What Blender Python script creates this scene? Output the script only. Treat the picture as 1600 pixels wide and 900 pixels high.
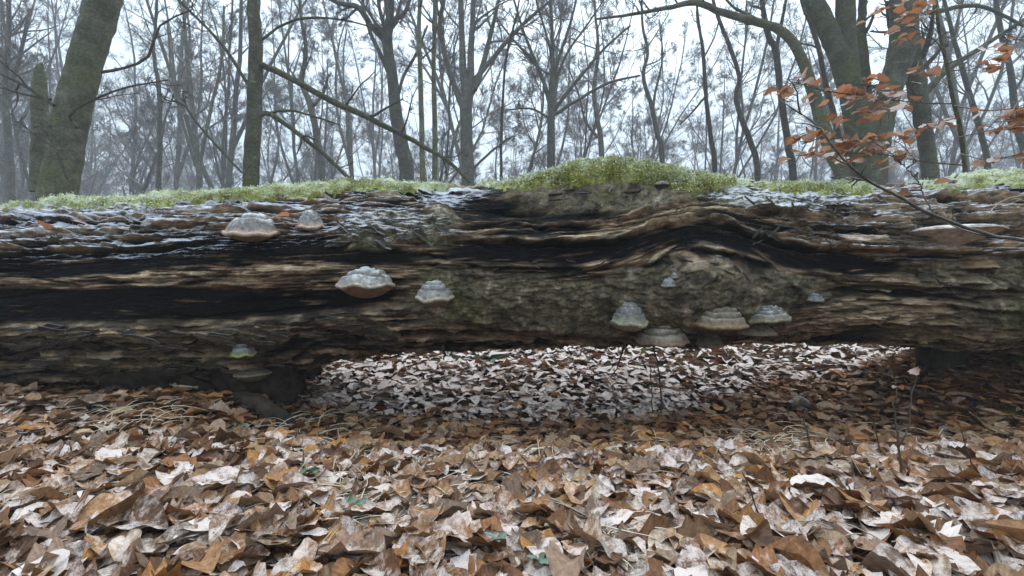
import bpy, math, random
import numpy as np
from mathutils import Vector, Matrix

# ---------------------------------------------------------------- clear
for o in list(bpy.data.objects): bpy.data.objects.remove(o)
sc = bpy.context.scene
COL = sc.collection
random.seed(7); RNG = np.random.default_rng(7)
R_ = math.radians

# ---------------------------------------------------------------- camera
CAMH = 0.45; FPX = 671.0
cam = bpy.data.cameras.new('camera'); cam_o = bpy.data.objects.new('camera', cam); COL.objects.link(cam_o)
cam.sensor_width = 36; cam.lens = 36 * FPX / 1600; cam.clip_start = 0.02; cam.clip_end = 2000
cam_o.location = (0, 0, CAMH); cam_o.rotation_euler = (R_(90), 0, 0)
sc.camera = cam_o

# ---------------------------------------------------------------- world: overcast winter sky
SUN_EL, SUN_AZ = R_(58), R_(20)
w = bpy.data.worlds.new('World'); sc.world = w; w.use_nodes = True
nt = w.node_tree; nt.nodes.clear()
out = nt.nodes.new('ShaderNodeOutputWorld'); bg = nt.nodes.new('ShaderNodeBackground')
sky = nt.nodes.new('ShaderNodeTexSky'); sky.sky_type = 'NISHITA'; sky.sun_disc = False
sky.sun_elevation = SUN_EL; sky.sun_rotation = SUN_AZ; sky.air_density = 1.0; sky.dust_density = 4.0; sky.altitude = 50
mx = nt.nodes.new('ShaderNodeMix'); mx.data_type = 'RGBA'; mx.inputs[0].default_value = 0.90
tcw = nt.nodes.new('ShaderNodeTexCoord'); sxw = nt.nodes.new('ShaderNodeSeparateXYZ'); nt.links.new(tcw.outputs['Generated'], sxw.inputs[0])
mrw = nt.nodes.new('ShaderNodeMapRange'); mrw.inputs[3].default_value = 0.31; mrw.inputs[4].default_value = 1.80   # overcast: zenith about three times the horizon
nt.links.new(sxw.outputs[2], mrw.inputs[0])
mlw = nt.nodes.new('ShaderNodeVectorMath'); mlw.operation = 'SCALE'; mlw.inputs[0].default_value = (8.0, 9.6, 11.1)
nt.links.new(mrw.outputs[0], mlw.inputs['Scale']); nt.links.new(mlw.outputs[0], mx.inputs[7])
nt.links.new(sky.outputs[0], mx.inputs[6]); nt.links.new(mx.outputs[2], bg.inputs[0]); nt.links.new(bg.outputs[0], out.inputs[0])
bg.inputs[1].default_value = 0.10

sun = bpy.data.lights.new('sun', 'SUN'); sun.energy = 1.25; sun.angle = R_(50); sun.color = (1.0, 0.95, 0.88)
so = bpy.data.objects.new('sun', sun); COL.objects.link(so)
so.rotation_euler = (R_(90) - SUN_EL, 0, R_(180) - SUN_AZ)   # sun high over the clearing beyond the log
so.location = (0, 10, 20)

sc.view_settings.view_transform = 'Standard'; sc.view_settings.look = 'None'
sc.view_settings.exposure = 0.72; sc.view_settings.gamma = 1.0; sc.view_settings.use_curve_mapping = False
cy = sc.cycles
cy.max_bounces = 5; cy.diffuse_bounces = 3; cy.glossy_bounces = 2; cy.transmission_bounces = 2; cy.transparent_max_bounces = 6
cy.volume_bounces = 1; cy.use_denoising = True; cy.caustics_reflective = False; cy.caustics_refractive = False

# ---------------------------------------------------------------- noise
_perm = np.random.default_rng(3).permutation(256).astype(np.int32)
_perm = np.concatenate([_perm, _perm, _perm])
_ang = np.random.default_rng(4).random(256) * 2 * np.pi
_gx, _gy = np.cos(_ang).astype(np.float32), np.sin(_ang).astype(np.float32)
def noise(x, y, seed=0):
    """2-D gradient noise, about -1..1"""
    x = np.asarray(x, np.float32) + np.float32(seed * 17.31); y = np.asarray(y, np.float32) + np.float32(seed * 9.77)
    x, y = np.broadcast_arrays(x, y)
    xf = np.floor(x); yf = np.floor(y); fx = x - xf; fy = y - yf
    xi = xf.astype(np.int32) & 255; yi = yf.astype(np.int32) & 255; pa = _perm[xi]; pb = _perm[xi + 1]
    u = fx * fx * fx * (fx * (fx * 6 - 15) + 10); v = fy * fy * fy * (fy * (fy * 6 - 15) + 10)
    def g(a, b, dx, dy):
        h = _perm[a + b]
        return _gx[h] * dx + _gy[h] * dy
    n00 = g(pa, yi, fx, fy); n10 = g(pb, yi, fx - 1, fy)
    n01 = g(pa, yi + 1, fx, fy - 1); n11 = g(pb, yi + 1, fx - 1, fy - 1)
    a = n00 + u * (n10 - n00); b = n01 + u * (n11 - n01)
    return (a + v * (b - a)) * 1.5
def fbm(x, y, oct=4, seed=0, gain=0.5):
    s = 0; a = 1; t = 0
    for i in range(oct):
        s = s + a * noise(x * 2 ** i, y * 2 ** i, seed + i * 3); t += a; a *= gain
    return s / t
def sst(a, b, x):
    t = np.clip((x - a) / (b - a), 0, 1); return t * t * (3 - 2 * t)

# ---------------------------------------------------------------- mesh helpers
def mesh(name, verts, faces, mat=None, smooth=True, attrs=None):
    """faces: (n,k) int array or list of such arrays"""
    m = bpy.data.meshes.new(name)
    fl = faces if isinstance(faces, list) else [faces]
    fl = [np.asarray(f, np.int32) for f in fl if len(f)]
    verts = np.asarray(verts, np.float32)
    nl = sum(f.size for f in fl); nf = sum(len(f) for f in fl)
    m.vertices.add(len(verts)); m.vertices.foreach_set('co', verts.ravel())
    m.loops.add(nl); m.polygons.add(nf)
    m.loops.foreach_set('vertex_index', np.concatenate([f.ravel() for f in fl]))
    tot = np.concatenate([np.full(len(f), f.shape[1], np.int32) for f in fl])
    start = np.concatenate([[0], np.cumsum(tot)[:-1]]).astype(np.int32)
    m.polygons.foreach_set('loop_start', start); m.polygons.foreach_set('loop_total', tot)
    m.polygons.foreach_set('use_smooth', np.full(nf, smooth))
    for k, v in (attrs or {}).items():
        v = np.asarray(v, np.float32)
        if v.ndim == 2:
            if v.shape[1] == 3: v = np.concatenate([v, np.ones((len(v), 1), np.float32)], 1)
            a = m.attributes.new(k, 'FLOAT_COLOR', 'POINT'); a.data.foreach_set('color', v.ravel())
        else:
            a = m.attributes.new(k, 'FLOAT', 'POINT'); a.data.foreach_set('value', v)
    m.update(calc_edges=True)
    if mat: m.materials.append(mat)
    return m
def link(name, data, parent=None, loc=None, rot=None, scale=None):
    o = bpy.data.objects.new(name, data); COL.objects.link(o)
    if parent: o.parent = parent
    if loc is not None: o.location = loc
    if rot is not None: o.rotation_euler = rot
    if scale is not None: o.scale = scale
    return o
def tag(o, label=None, cat=None, group=None, kind=None):
    if label: o['label'] = label
    if cat: o['category'] = cat
    if group: o['group'] = group
    if kind: o['kind'] = kind
    return o
def grid_faces(nu, nv, off=0):
    i = np.arange(nu - 1)[:, None] * nv + np.arange(nv - 1)[None, :]
    i = i.ravel() + off
    return np.stack([i, i + nv, i + nv + 1, i + 1], 1)
def tubes(polys, sides, cap=False):
    """polys: list of (pts (n,3), radii (n,)). returns verts, faces(quads), normals-free; batched by n"""
    byn = {}
    for p, r in polys:
        p = np.asarray(p, float); r = np.asarray(r, float)
        if p.ndim == 2: p = p[None]; r = r[None]
        if len(p): byn.setdefault(p.shape[1], []).append((p, r))
    V, F, off = [], [], 0
    for n, lst in byn.items():
        P = np.concatenate([a for a, _ in lst]); Rr = np.concatenate([b for _, b in lst]); m = len(P)
        T = np.empty_like(P); T[:, 1:-1] = P[:, 2:] - P[:, :-2]; T[:, 0] = P[:, 1] - P[:, 0]; T[:, -1] = P[:, -1] - P[:, -2]
        T /= np.linalg.norm(T, axis=2, keepdims=True) + 1e-9
        main = P[:, -1] - P[:, 0]; main /= np.linalg.norm(main, axis=1, keepdims=True) + 1e-9
        ref = np.where(np.abs(main[:, 2:3]) > 0.8, np.array([[1., 0, 0]]), np.array([[0, 0, 1.]]))[:, None, :]
        A = np.cross(T, np.broadcast_to(ref, T.shape)); A /= np.linalg.norm(A, axis=2, keepdims=True) + 1e-9
        B = np.cross(T, A)
        an = np.arange(sides) * 2 * np.pi / sides
        ring = P[:, :, None, :] + Rr[:, :, None, None] * (A[:, :, None, :] * np.cos(an)[None, None, :, None] + B[:, :, None, :] * np.sin(an)[None, None, :, None])
        V.append(ring.reshape(-1, 3))
        k = np.arange(sides); k2 = (k + 1) % sides
        base = (np.arange(m)[:, None, None] * n + np.arange(n - 1)[None, :, None]) * sides
        q = np.stack([base + k, base + k2, base + sides + k2, base + sides + k], -1).reshape(-1, 4)
        F.append(q + off); off += ring.size // 3
    return np.concatenate(V), np.concatenate(F)
def offax(px): return 1 / math.sqrt(1 + ((px - 800) / FPX) ** 2)
def px3(px, py, Y):
    return np.array([(px - 800) / FPX * Y, Y, CAMH + (450 - py) / FPX * Y])
def catmull(P, n):
    P = np.asarray(P, float); m = len(P)
    if m < 3: return np.array([P[0] + (P[-1] - P[0]) * t for t in np.linspace(0, 1, n)])
    Q = np.vstack([2 * P[0] - P[1], P, 2 * P[-1] - P[-2]]); res = []
    for t in np.linspace(0, m - 1 - 1e-6, n):
        i = int(t); f = t - i; a, b, c, d = Q[i:i + 4]
        res.append(0.5 * ((2 * b) + (-a + c) * f + (2 * a - 5 * b + 4 * c - d) * f * f + (-a + 3 * b - 3 * c + d) * f ** 3))
    return np.array(res)

# ---------------------------------------------------------------- materials
class NT:
    def __init__(s, name):
        s.m = bpy.data.materials.new(name); s.m.use_nodes = True; s.t = s.m.node_tree; s.t.nodes.clear()
        s.out = s.t.nodes.new('ShaderNodeOutputMaterial')
    def n(s, typ, ins=None, **kw):
        x = s.t.nodes.new('ShaderNode' + typ)
        for k, v in kw.items(): setattr(x, k, v)
        for k, v in (ins or {}).items(): s.set(x.inputs[k], v)
        return x
    def set(s, sock, v):
        if isinstance(v, bpy.types.NodeSocket): s.t.links.new(v, sock)
        else:
            if sock.type == 'RGBA' and len(v) == 3: v = (*v, 1)
            sock.default_value = v
    def math(s, op, a, b=0.0, c=None, clamp=False):
        x = s.n('Math', operation=op, use_clamp=clamp); s.set(x.inputs[0], a); s.set(x.inputs[1], b)
        if c is not None: s.set(x.inputs[2], c)
        return x.outputs[0]
    def mix(s, f, a, b, mode='MIX'):
        x = s.n('Mix', data_type='RGBA', blend_type=mode, clamp_factor=True); s.set(x.inputs[0], f); s.set(x.inputs[6], a); s.set(x.inputs[7], b)
        return x.outputs[2]
    def ramp(s, v, lo, hi, a=0.0, b=1.0):
        x = s.n('MapRange', clamp=True, interpolation_type='SMOOTHSTEP'); s.set(x.inputs[0], v)
        for i, q in zip((1, 2, 3, 4), (lo, hi, a, b)): s.set(x.inputs[i], q)
        return x.outputs[0]
    def noise(s, scale, detail=3, rough=0.6, vec=None, stretch=None, dist=0.0):
        if vec is None: vec = s.n('TexCoord').outputs['Object']
        if stretch: vec = s.n('Mapping', {'Vector': vec, 'Scale': stretch}).outputs[0]
        return s.n('TexNoise', {'Vector': vec, 'Scale': scale, 'Detail': detail, 'Roughness': rough, 'Distortion': dist}).outputs[0]
    def attr(s, name, col=False):
        x = s.n('Attribute', attribute_name=name); return x.outputs['Color' if col else 'Fac']
    def upz(s):
        g = s.n('NewGeometry'); return s.n('SeparateXYZ', {0: g.outputs['Normal']}).outputs[2]
    def bump(s, h, dist, strength=1.0):
        return s.n('Bump', {'Height': h, 'Distance': dist, 'Strength': strength}).outputs[0]
    def bsdf(s, col, rough=0.9, bump=None, spec=0.3, **kw):
        b = s.n('BsdfPrincipled', {'Base Color': col, 'Roughness': rough, 'Specular IOR Level': spec})
        if bump is not None: s.set(b.inputs['Normal'], bump)
        for k, v in kw.items(): s.set(b.inputs[k], v)
        return b
    def done(s, b):
        s.t.links.new(b.outputs[0], s.out.inputs['Surface']); return s.m
FROST = (0.74, 0.76, 0.80)

def mat_log():
    k = NT('rotten_wood'); fib = k.noise(1, 4, 0.65, stretch=(9, 120, 120)); fine = k.noise(1, 3, 0.7, stretch=(50, 340, 340))
    mid = k.noise(30, 4, 0.65); bk = k.attr('bk'); iso = k.noise(75, 4, .7); iso2 = k.noise(210, 3, .7)
    def pick(a, b): return k.math('ADD', k.math('MULTIPLY', a, k.math('SUBTRACT', 1.0, bk)), k.math('MULTIPLY', b, bk))
    fib = pick(fib, iso); fine = pick(fine, iso2)
    c = k.attr('col', True)
    c = k.mix(1.0, c, k.n('CombineXYZ', {0: k.ramp(fib, .25, .75, .45, 1.6), 1: k.ramp(fib, .25, .75, .45, 1.55), 2: k.ramp(fib, .25, .75, .5, 1.5)}).outputs[0], 'MULTIPLY')
    c = k.mix(1.0, c, k.n('CombineXYZ', {0: k.ramp(mid, .3, .7, .65, 1.35), 1: k.ramp(mid, .3, .7, .68, 1.3), 2: k.ramp(mid, .3, .7, .72, 1.3)}).outputs[0], 'MULTIPLY')
    spk = k.noise(260, 2, 0.7); up = k.upz()
    f = k.math('ADD', k.math('MULTIPLY', up, 0.75), k.math('MULTIPLY', k.math('SUBTRACT', mid, .5), 0.9))
    f = k.math('ADD', f, k.math('MULTIPLY', k.math('SUBTRACT', spk, .5), 1.0))
    f = k.math('ADD', f, k.math('MULTIPLY', k.math('SUBTRACT', fine, .5), .7))
    f = k.math('ADD', f, k.math('SUBTRACT', k.attr('fr'), 0.93))
    f = k.ramp(f, 0.0, 0.5, 0, 0.78)
    c = k.mix(f, c, (.62, .65, .70))
    h = k.math('ADD', k.math('MULTIPLY', fib, .6), k.math('ADD', k.math('MULTIPLY', fine, .35), k.math('MULTIPLY', mid, .5)))
    h = k.math('ADD', h, k.math('MULTIPLY', f, .15))
    return k.done(k.bsdf(c, k.math('ADD', k.attr('ro'), k.math('MULTIPLY', f, .3)), k.bump(h, 0.009, 1.0), 0.06))
def mat_bark(name, col, col2, frost=0.0, green=None):
    k = NT(name); n1 = k.noise(6, 5, .65); n2 = k.noise(45, 4, .65); oi = k.n('ObjectInfo').outputs['Random']
    c = k.mix(k.ramp(n1, .3, .7), col, col2)
    if green: c = k.mix(k.ramp(k.noise(2.2, 4, .6), .42, .68, 0, .8), c, green)
    c = k.mix(1.0, c, k.n('CombineXYZ', {0: k.ramp(n2, .2, .8, .6, 1.35), 1: k.ramp(n2, .2, .8, .6, 1.35), 2: k.ramp(n2, .2, .8, .6, 1.35)}).outputs[0], 'MULTIPLY')
    v = k.math('ADD', .7, k.math('MULTIPLY', oi, .6))
    c = k.mix(1.0, c, k.n('CombineXYZ', {0: v, 1: v, 2: v}).outputs[0], 'MULTIPLY')
    stv = k.noise(1, 4, .65, stretch=(14, 14, 1.6)); c = k.mix(k.ramp(stv, .5, .7, 0, .6), c, col2)
    wr = k.noise(1, 4, .7, stretch=(5, 5, 26)); c = k.mix(k.ramp(wr, .55, .72, 0, .55), c, (.02, .02, .016))
    li = k.noise(9, 5, .7); c = k.mix(k.ramp(li, .57, .7, 0, .6), c, (.21, .21, .17))
    if frost:
        f = k.math('ADD', k.upz(), k.math('MULTIPLY', k.math('SUBTRACT', n2, .5), 1.6))
        c = k.mix(k.ramp(f, .55, 1.0, 0, frost), c, FROST)
    return k.done(k.bsdf(c, .9, k.bump(k.math('ADD', k.math('ADD', n2, n1), k.math('MULTIPLY', wr, -.8)), .03, .9), .2))
def mat_leaf(name, trans=0.25):
    k = NT(name); c = k.attr('col', True); n1 = k.noise(90, 4, .65); n2 = k.noise(400, 2, .7); n3 = k.noise(25, 3, .6)
    c = k.mix(1.0, c, k.n('CombineXYZ', {0: k.ramp(n1, .25, .75, .6, 1.4), 1: k.ramp(n1, .25, .75, .58, 1.4), 2: k.ramp(n1, .25, .75, .58, 1.4)}).outputs[0], 'MULTIPLY')
    ta = k.n('SeparateXYZ', {0: k.attr('ta', True)}); aa = k.math('ABSOLUTE', k.math('SUBTRACT', k.math('MULTIPLY', ta.outputs[1], 2.0), 1.0))
    lat = k.math('SINE', k.math('MULTIPLY', k.math('SUBTRACT', k.math('MULTIPLY', ta.outputs[0], 9.0), k.math('MULTIPLY', aa, 2.2)), 6.283))
    mid = k.ramp(aa, .04, .16, 1, 0); latv = k.ramp(lat, .75, 1.0)
    vein = k.math('MAXIMUM', mid, k.math('MULTIPLY', latv, .5))
    c = k.mix(k.math('MULTIPLY', vein, .22), c, (.40, .26, .15))
    f = k.math('ADD', k.math('MULTIPLY', k.upz(), .55), k.math('MULTIPLY', k.math('SUBTRACT', n1, .5), .8))
    f = k.math('ADD', f, k.math('MULTIPLY', k.math('SUBTRACT', n2, .5), .7))
    f = k.math('ADD', f, k.math('MULTIPLY', k.math('SUBTRACT', n3, .5), 1.3))
    f = k.math('ADD', f, k.math('SUBTRACT', k.attr('fr'), .95))
    f = k.math('MULTIPLY', k.ramp(f, 0.0, 0.55, 0, 1), k.ramp(k.attr('fr'), .55, 1.15, .62, .93))
    c = k.mix(f, c, (.78, .69, .645))
    h = k.math('ADD', k.math('MULTIPLY', n1, .7), k.math('ADD', k.math('MULTIPLY', n2, .25), k.math('ADD', k.math('MULTIPLY', vein, .2), k.math('MULTIPLY', lat, .10))))
    b = k.bsdf(c, .62, k.bump(h, .0026, .7), .25)
    t = k.n('BsdfTranslucent', {'Color': c}); m = k.n('MixShader', {0: trans, 1: b.outputs[0], 2: t.outputs[0]})
    return k.done(m)
def mat_moss():
    k = NT('moss'); c = k.attr('col', True); n = k.noise(120, 3, .7); n2 = k.noise(14, 3, .6)
    c = k.mix(1.0, c, k.n('CombineXYZ', {0: k.ramp(n, .2, .8, .55, 1.45), 1: k.ramp(n, .2, .8, .6, 1.4), 2: k.ramp(n, .2, .8, .5, 1.4)}).outputs[0], 'MULTIPLY')
    f = k.math('ADD', k.math('MULTIPLY', k.math('SUBTRACT', n2, .5), 1.0), k.attr('fr'))
    c = k.mix(k.ramp(f, .25, .95, 0, .75), c, (.68, .74, .60))
    return k.done(k.bsdf(c, .9, None, .1))
def mat_fungus():
    k = NT('bracket_fungus'); c = k.attr('col', True); n = k.noise(60, 4, .65); big = k.noise(22, 4, .7)
    c = k.mix(k.ramp(big, .5, .68, 0, .45), c, (.085, .068, .045)); n2 = k.noise(350, 2, .7)
    c = k.mix(1.0, c, k.n('CombineXYZ', {0: k.ramp(n, .25, .75, .7, 1.3), 1: k.ramp(n, .25, .75, .7, 1.3), 2: k.ramp(n, .25, .75, .72, 1.3)}).outputs[0], 'MULTIPLY')
    f = k.math('ADD', k.math('MULTIPLY', k.upz(), .6), k.math('MULTIPLY', k.math('SUBTRACT', n, .5), .8))
    f = k.math('ADD', f, k.math('MULTIPLY', k.math('SUBTRACT', n2, .5), .8))
    f = k.math('ADD', f, k.math('SUBTRACT', k.attr('fr'), .75)); f = k.math('ADD', f, k.math('MULTIPLY', k.math('SUBTRACT', big, .5), -1.1))
    f = k.ramp(f, 0, .6, 0, .82)
    c = k.mix(f, c, (.74, .745, .74))
    return k.done(k.bsdf(c, .85, k.bump(k.math('ADD', k.math('MULTIPLY', big, 1.5), k.math('ADD', n, k.math('MULTIPLY', n2, .3))), .009, .9), .2))
def mat_ground():
    k = NT('leaf_mould'); n1 = k.noise(14, 5, .7); n2 = k.noise(3, 3, .6); v = k.n('TexVoronoi', {'Vector': k.n('TexCoord').outputs['Object'], 'Scale': 16.0}).outputs['Color']
    c = k.mix(k.ramp(n1, .35, .65), (.025, .014, .008), (.10, .052, .025))
    c = k.mix(.35, c, k.mix(1.0, (.22, .13, .07), v, 'MULTIPLY'))
    fr = k.ramp(k.math('ADD', k.math('MULTIPLY', n1, .8), k.attr('fr')), .75, 1.15, 0, .75)
    c = k.mix(fr, c, (.62, .60, .61))
    return k.done(k.bsdf(c, .95, k.bump(n1, .03, .8), .1))
def mat_plain(name, col, rough=.9, var=.4, frost=0.0, scale=60):
    k = NT(name); n = k.noise(scale, 4, .65)
    a = 1 - var; b = 1 + var
    c = k.mix(1.0, col, k.n('CombineXYZ', {0: k.ramp(n, .2, .8, a, b), 1: k.ramp(n, .2, .8, a, b), 2: k.ramp(n, .2, .8, a, b)}).outputs[0], 'MULTIPLY')
    if frost:
        f = k.math('ADD', k.upz(), k.math('MULTIPLY', k.math('SUBTRACT', n, .5), 1.2))
        c = k.mix(k.ramp(f, .35, .9, 0, frost), c, FROST)
    return k.done(k.bsdf(c, rough, k.bump(n, .003, .6), .2))

M = dict(log=mat_log(), leaf=mat_leaf('dry_leaf', .18), twigleaf=mat_leaf('clinging_leaf', .45), moss=mat_moss(), fungus=mat_fungus(), ground=mat_ground(),
         flake=mat_bark('flake_wood', (.20, .145, .085), (.09, .062, .036), .35),
         flake2=mat_bark('flake_bark', (.16, .14, .10), (.07, .06, .042), .75),
         beech=mat_bark('beech_bark', (.145, .145, .10), (.065, .066, .042), 0, (.095, .108, .035)),
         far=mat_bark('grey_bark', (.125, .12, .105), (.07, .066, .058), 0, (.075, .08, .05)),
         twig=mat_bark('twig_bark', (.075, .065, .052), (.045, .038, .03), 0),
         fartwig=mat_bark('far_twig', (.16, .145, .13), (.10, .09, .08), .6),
         stem=mat_plain('stem_bark', (.07, .055, .038), .9, .5, .22),
         straw=mat_plain('straw', (.42, .33, .19), .8, .3, .3),
         green=mat_plain('green_leaf', (.035, .085, .03), .6, .4, .12),
         rot=mat_plain('dark_rot', (.030, .022, .015), .95, .9, scale=28))

# ---------------------------------------------------------------- ground
LOGY = 2.05
def ground_z(x, y):
    x = np.asarray(x, float); y = np.asarray(y, float)
    hol = sst(-1.35, -0.55, x) * (1 - .35 * sst(1.6, 2.6, x))
    z = -0.15 * hol * np.exp(-((y - 1.85) / .62) ** 2)
    z = z + .035 * (1 - hol) * np.exp(-((y - 1.55) / .25) ** 2)
    z = z + .02 * fbm(x * 1.3, y * 1.3, 3, 11) + .012 * noise(x * 5, y * 5, 12)
    z = z + .05 * sst(2.4, 3.6, y) + .19 * sst(1.72, 2.25, x) * np.exp(-((y - 2.2) / .30) ** 2) * (y < 4)
    far = np.clip(np.hypot(x, y) - 6, 0, None)
    return z + .25 * noise(x * .08, y * .08, 5) * np.clip(far / 10, 0, 1)
def shelter(x, y):
    """1 in the strip the log keeps free of frost"""
    n = .16 * fbm(x * 2.2, y * 2.2, 3, 21)
    end = 1.86 + .5 * sst(.5, 1.6, x)
    a = sst(1.28, 1.46, y + n) * (1 - sst(-.1, .12, y + n - end))
    left = sst(-1.5, -.9, x)
    a2 = sst(1.46, 1.6, y + n) * (1 - sst(2.4, 2.5, y))
    return a * left + a2 * (1 - left)
def build_ground():
    rr = np.concatenate([[0], np.geomspace(.25, 92, 140)]); an = np.linspace(0, 2 * np.pi, 181)[:-1]
    Rg, A = np.meshgrid(rr, an, indexing='ij')
    x = Rg * np.sin(A); y = Rg * np.cos(A) + 1.8
    z = ground_z(x, y) - .012
    V = np.stack([x, y, z], -1).reshape(-1, 3)
    i = np.arange(len(rr) - 1)[:, None] * 180 + np.arange(180)[None, :]; j = np.arange(len(rr) - 1)[:, None] * 180 + (np.arange(180) + 1)[None, :] % 180
    i = i.ravel(); j = j.ravel()
    F = np.stack([i, j, j + 180, i + 180], 1)
    # the hollow needs a finer sheet than the rings give near their centre, so the rings start at the hollow itself
    fr = .55 * (1 - shelter(V[:, 0], V[:, 1])) * sst(4, 7, np.hypot(V[:, 0], V[:, 1]))
    o = link('ground', mesh('ground', V, F, M['ground'], attrs={'fr': fr}))
    tag(o, kind='structure', label='frosted woodland floor under a thick carpet of fallen leaves')
    return o
GROUND = build_ground()

# ---------------------------------------------------------------- fallen log surface
TOPP = [(-900, 345), (0, 326), (150, 318), (300, 308), (440, 297), (560, 291), (700, 294), (770, 292), (900, 292), (1000, 290), (1130, 288), (1200, 290), (1330, 294), (1430, 296), (1480, 290), (1530, 281), (1600, 275), (1800, 270), (2500, 270)]
BOTP = [(-900, 606), (0, 603), (200, 603), (320, 598), (440, 572), (500, 561), (600, 551), (700, 545), (800, 541), (900, 540), (1000, 538), (1100, 536), (1200, 532), (1300, 535), (1400, 532), (1500, 542), (1600, 548), (1800, 550), (2500, 560)]
def log_axis(u):
    p = 800 + u / 1.97 * FPX
    t = np.interp(p, *zip(*TOPP)); b = np.interp(p, *zip(*BOTP))
    at = np.arctan((450 - t) / FPX); ab = np.arctan((b - 450) / FPX)
    Rr = LOGY * np.sin((at + ab) / 2); zc = CAMH + LOGY * np.tan((at - ab) / 2)
    return Rr, zc
def smooth1(a, n):
    k = np.hanning(n + 2)[1:-1]; k /= k.sum(); p = np.pad(a, n // 2, mode='edge'); return np.convolve(p, k, 'valid')[:len(a)]

def band(PX, PY, line, hw, soft=.35):
    c = np.interp(PX, [p[0] for p in line], [p[1] for p in line]); h = np.interp(PX, [p[0] for p in line], [p[2] for p in line]) if len(line[0]) > 2 else hw
    d = np.abs(PY - c) / np.maximum(h, .1)
    m = 1 - sst(1 - soft, 1 + soft, d)
    return m * sst(line[0][0] - 12, line[0][0] + 12, PX) * (1 - sst(line[-1][0] - 12, line[-1][0] + 12, PX))
def blob(PX, PY, cx, cy, rx, ry, soft=.3):
    d = np.hypot((PX - cx) / rx, (PY - cy) / ry); return 1 - sst(1 - soft, 1 + soft, d)
def ledge(PX, PY, line, up, down, amp, jit=0, seed=0):
    g = np.arange(-1600, 3200, 4.0); jl = jit * fbm(g * .02, g * 0 + seed * 3.3, 4, seed); al = noise(g * .013, g * 0 + seed, seed + 5)
    c = np.interp(PX, [p[0] for p in line], [p[1] for p in line]) + np.interp(PX, g, jl)
    d = PY - c     # + is below the edge
    prof = np.where(d < 0, np.clip(1 + d / up, 0, 1) ** 1.5, np.clip(1 - d / down, 0, 1))
    m = sst(line[0][0] - 20, line[0][0] + 40, PX) * (1 - sst(line[-1][0] - 40, line[-1][0] + 20, PX))
    env = m * np.clip(.35 + 1.1 * np.interp(PX, g, noise(g * .02, g * 0 + seed * 1.7, seed + 9)) + .4, 0, 1)
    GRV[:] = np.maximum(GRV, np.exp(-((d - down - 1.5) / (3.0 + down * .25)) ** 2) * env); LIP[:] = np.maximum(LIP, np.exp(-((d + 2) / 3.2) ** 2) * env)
    return 1.3 * amp * prof * m * (0.55 + .6 * np.clip(np.interp(PX, g, al) + .4, 0, 1))

us = np.concatenate([np.linspace(-4.6, -2.6, 50)[:-1], np.linspace(-2.6, 2.6, 720), np.linspace(2.6, 4.6, 50)[1:]])
ths = np.radians(np.concatenate([np.linspace(-150, -84, 18)[:-1], np.linspace(-84, 96, 430), np.linspace(96, 210, 30)[1:-1]]))
NU, NV = len(us), len(ths)
Rb, Zb = log_axis(us); Rb = smooth1(Rb, 51); Zb = smooth1(Zb, 51)
U, TH = np.meshgrid(us, ths, indexing='ij'); RB = Rb[:, None] + 0 * TH; ZB = Zb[:, None] + 0 * TH
yb = LOGY - RB * np.cos(TH); zb = ZB + RB * np.sin(TH)
# photograph-like layout coordinates on the log's skin (PX along, PY down the face), continued round the back by arc length
top_t = np.radians(76.0); bot_t = np.radians(-78.0)
tc = np.clip(TH, bot_t, top_t)
PY = 450 - FPX * (ZB + RB * np.sin(tc) - CAMH) / (LOGY - RB * np.cos(tc)) - (TH - tc) * RB * FPX / 2.0
PX = 800 + FPX * U / (LOGY - RB * np.cos(np.clip(TH, -1.3, 1.3)))
KN = (1110., 448.)
ds = PX - KN[0]; dt = KN[1] - PY; r2 = ds * ds * .55 + dt * dt
PSI = dt * (1 - 4300 / np.maximum(r2, 5200))
PSI = PSI + 9 * fbm(PX * .004, PY * .012, 3, 40)
K = .0026
S, Q = PX * K, PSI * K            # metres along / across the grain
wx = PX + 26 * fbm(S * 3.5, Q * 16, 3, 51); wy = PY + 13 * fbm(S * 2.2, Q * 10, 4, 50) + 11 * fbm(S * 7, Q * 45, 3, 52)

# --- zones
char = np.maximum.reduce([
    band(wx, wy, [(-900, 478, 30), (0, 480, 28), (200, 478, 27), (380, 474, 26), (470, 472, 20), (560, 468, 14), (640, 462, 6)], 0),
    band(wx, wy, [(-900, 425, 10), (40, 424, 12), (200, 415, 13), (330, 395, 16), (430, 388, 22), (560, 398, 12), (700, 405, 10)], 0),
    band(wx, wy, [(330, 380, 14), (420, 378, 15), (520, 372, 8), (560, 370, 4)], 0),
    band(wx, wy, [(690, 322, 22), (780, 322, 24), (880, 326, 22), (960, 322, 16), (1010, 312, 6)], 0),
    band(wx, wy, [(690, 388, 14), (800, 388, 15), (900, 392, 15), (980, 388, 16), (1040, 374, 18), (1110, 362, 20), (1180, 378, 22), (1240, 400, 22), (1320, 416, 16), (1420, 422, 10)], 0),
    band(wx, wy, [(660, 430, 4), (760, 428, 6), (860, 425, 6), (930, 420, 3)], 0),
    band(wx, wy, [(1300, 455, 4), (1400, 458, 7), (1500, 466, 7), (1600, 470, 5)], 0),
    band(wx, wy, [(1560, 300, 14), (1600, 300, 18), (2400, 300, 18)], 0)])
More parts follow.
